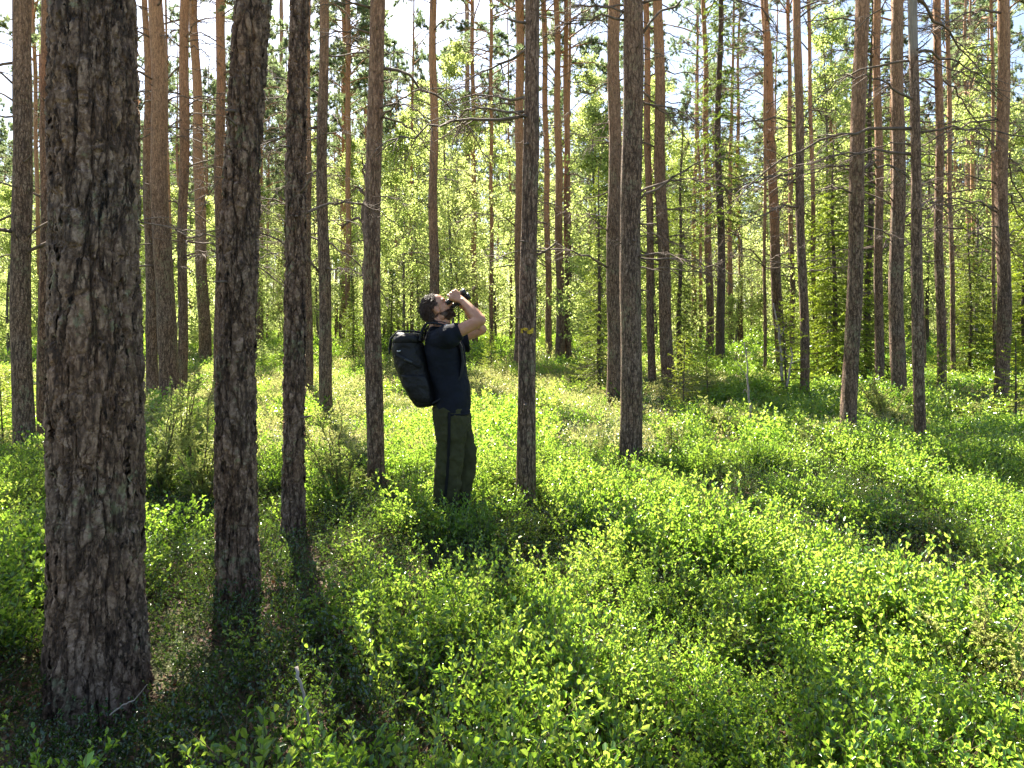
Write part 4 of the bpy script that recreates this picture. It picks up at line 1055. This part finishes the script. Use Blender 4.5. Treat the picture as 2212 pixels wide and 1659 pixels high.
dm = tr_.modifiers.new('folds', 'DISPLACE'); dm.texture = tx2; dm.strength = .034; dm.mid_level = .5
st = MB(); tube(st, [(.045, -.176, .93), (.046, -.186, .85), (.045, -.190, .74), (.040, -.191, .6), (.034, -.190, .5), (.020, -.187, .35), (.014, -.184, .2), (.012, -.183, .09)], .011, 10, flat=((0, 1, 0), .5)); st.obj('side_stripe', trim, man)
for y_, x_ in ((-.1, .012), (.1, .10)):
    b_ = MB(); loft(b_, [(-.01, x_ - .085, x_ + .20, y_, .052), (.03, x_ - .088, x_ + .205, y_, .055), (.07, x_ - .075, x_ + .16, y_, .05), (.11, x_ - .07, x_ + .08, y_, .05), (.2, x_ - .068, x_ + .06, y_, .05)], 24)
    o = b_.obj('boot', boot, man); rem(o, .007, 2, .5)

# backpack
pk = empty('backpack', (mx_ - .28, my_, mz_ + .95)); tag(pk, 'black roll-top hiking backpack on the back of the man', 'backpack')
OFF = np.array([-.28, 0, .95])
class OB(MB):
    def add(s, v, q=None, t=None): MB.add(s, np.asarray(v, float).reshape(-1, 3) - OFF, q, t)
mb = OB()
loft(mb, [(.955, -.205, -.075, 0, .085), (.975, -.235, -.062, 0, .115), (1.04, -.275, -.068, 0, .135), (1.12, -.318, -.085, 0, .145), (1.20, -.352, -.105, 0, .15), (1.28, -.380, -.125, 0, .15), (1.36, -.396, -.150, 0, .15), (1.41, -.392, -.165, 0, .148), (1.445, -.372, -.180, 0, .145)], 36, .75)
o = mb.obj('pack_body', black, pk, True); rem(o, .007, 3, .4)
tx3 = bpy.data.textures.new('folds_pack', 'CLOUDS'); tx3.noise_scale = .12; tx3.noise_depth = 3
dm = o.modifiers.new('folds', 'DISPLACE'); dm.texture = tx3; dm.strength = .034; dm.mid_level = .5
mb = OB()
loft(mb, [(1.43, -.385, -.168, 0, .150), (1.455, -.384, -.160, 0, .154), (1.475, -.372, -.165, 0, .150), (1.495, -.355, -.185, 0, .130), (1.503, -.34, -.22, 0, .09)], 36, .7)
capsule(mb, (-.335, -.10, 1.485), (-.335, .10, 1.485), .021, .021)
o = mb.obj('lid', black, pk); rem(o, .006, 3, .4)
dm = o.modifiers.new('folds', 'DISPLACE'); dm.texture = tx3; dm.strength = .018; dm.mid_level = .5
for s_ in (-1, 1):
    mb = OB()
    tube(mb, [(-.175, s_ * .07, 1.42), (-.15, s_ * .085, 1.53), (-.10, s_ * .10, 1.565), (-.03, s_ * .115, 1.552), (.045, s_ * .12, 1.50), (.095, s_ * .125, 1.42)], .028, 12, flat=((.2, 0, 1), .35) if False else None) if False else None
    P = [(-.165, 1.44), (-.150, 1.515), (-.118, 1.562), (-.06, 1.565), (.0, 1.548), (.05, 1.51), (.088, 1.46), (.118, 1.39), (.128, 1.30), (.118, 1.2), (.06, 1.1), (-.03, 1.03), (-.08, 1.0)]
    V = []
    for (a, c) in P:
        for dy, th in ((-.03, 0), (.03, 0), (.03, 1), (-.03, 1)):
            ct = np.array([.0, 1.32]); dv = unit(np.array([a, c]) - ct); V.append((a + dv[0] * (.004 + .016 * th), s_ * .115 + dy, c + dv[1] * (.004 + .016 * th)))
    q = [(i * 4 + j, i * 4 + (j + 1) % 4, (i + 1) * 4 + (j + 1) % 4, (i + 1) * 4 + j) for i in range(len(P) - 1) for j in range(4)]
    mb.add(V, q); mb.obj('shoulder_strap', strapm, pk)
for (z, xa, xb_) in ((1.30, -.34, -.16), (1.12, -.27, -.10)):
    for s_ in (-1,):
        mb = OB(); tube(mb, [(xa, s_ * .158, z + .05), ((xa + xb_) / 2, s_ * .165, z), (xb_, s_ * .150, z - .05)], .011, 8, flat=((0, 1, 0), .35)); mb.obj('compression_strap', strapm, pk)
        mb = OB(); capsule(mb, ((xa + xb_) / 2 - .018, s_ * .170, z + .008), ((xa + xb_) / 2 + .018, s_ * .170, z - .008), .013, .013, 8, flat=((0, 1, 0), .4)); mb.obj('buckle', rubber, pk)
mb = OB(); loft(mb, [(1.0, -.20, -.10, -.135, .030), (1.03, -.235, -.09, -.140, .040), (1.12, -.285, -.10, -.150, .040), (1.19, -.31, -.125, -.152, .034), (1.20, -.312, -.13, -.150, .026)], 28, .8)
o = mb.obj('side_pocket', black, pk); rem(o, .005, 3, .4)
dm = o.modifiers.new('folds', 'DISPLACE'); dm.texture = tx3; dm.strength = .02; dm.mid_level = .5
for y_ in (-.07, .07):
    mb = OB(); tube(mb, [(-.15, y_, 1.50), (-.25, y_, 1.518), (-.345, y_, 1.512), (-.395, y_, 1.46), (-.405, y_, 1.38)], .010, 8, flat=((0, 0, 1), .6)); mb.obj('lid_strap', strapm, pk)
    mb = OB(); capsule(mb, (-.408, y_, 1.385), (-.405, y_, 1.355), .013, .013, 8, flat=((1, 0, 0), .5)); mb.obj('buckle', rubber, pk)
mb = OB(); tube(mb, [(-.335, -.152, 1.373), (-.322, -.160, 1.370), (-.308, -.158, 1.374)], .004, 6); mb.obj('loop', tabm, pk)
mb = OB(); tube(mb, [(-.17, -.02, 1.47), (-.165, -.01, 1.53), (-.155, .0, 1.545), (-.15, .02, 1.50)], .007, 8); mb.obj('haul_handle', strapm, pk)

# binoculars
bn = empty('binoculars', (mx_ + NB[0], my_, mz_ + NB[2])); tag(bn, 'black binoculars held up to the eyes of the man', 'binoculars')
OFF2 = np.array([NB[0], 0, NB[2]])
class OC(MB):
    def add(s, v, q=None, t=None): MB.add(s, np.asarray(v, float).reshape(-1, 3) - OFF2, q, t)
for c in (NB, FB):
    mb = OC(); ss = [-.082, -.080, -.060, -.058, -.040, -.02, .02, .05, .052, .078, .080]; rr = [.016, .019, .019, .0165, .0175, .023, .0245, .0245, .0265, .0265, .024]
    tube(mb, [c + ax * s_ for s_ in ss], rr, 28); br = mb.obj('barrel', rubber, bn)
    mb = OC(); tube(mb, [c + ax * .0785, c + ax * .0812], [.0205, .0205], 24); mb.obj('objective_lens', lens, br)
    mb = OC(); tube(mb, [c - ax * .088, c - ax * .080], [.0175, .018], 20); mb.obj('eyecup', rubber, br)
mb = OC()
for s_ in (-.03, .03): capsule(mb, NB + ax * s_, FB + ax * s_, .012, .012, 10)
mb.obj('bridge', rubber, bn)
mb = OC(); c = (NB + FB) / 2 + upv * .012; tube(mb, [c - ax * .035, c - ax * .01, c + ax * .02], [.010, .012, .009], 16); mb.obj('focus_wheel', rubber, bn)
mb = OC(); tube(mb, [(.100, -.03, 1.745), (.100, -.035, 1.70), (.106, -.03, 1.66), (.100, -.02, 1.632), (.106, -.02, 1.60), (.10, -.05, 1.57), (.06, -.09, 1.565), (-.02, -.10, 1.585), (-.09, -.06, 1.595), (-.12, 0, 1.60)], .0035, 6); mb.obj('neck_strap', strapm, bn)
mb = OC(); tube(mb, [(.152, .03, 1.70), (.13, .01, 1.668), (.115, -.01, 1.655), (.106, -.03, 1.64), (.108, -.03, 1.60)], .0028, 6); mb.obj('neck_strap', strapm, bn)
# the whole figure stands on the local ground
for o in (man, pk, bn): o.location.z += max(0.0, 0)
print('ground under man', zg, 'cover', c1, c2, c3, 'tris', sum(len(m_.polygons) for m_ in bpy.data.meshes))
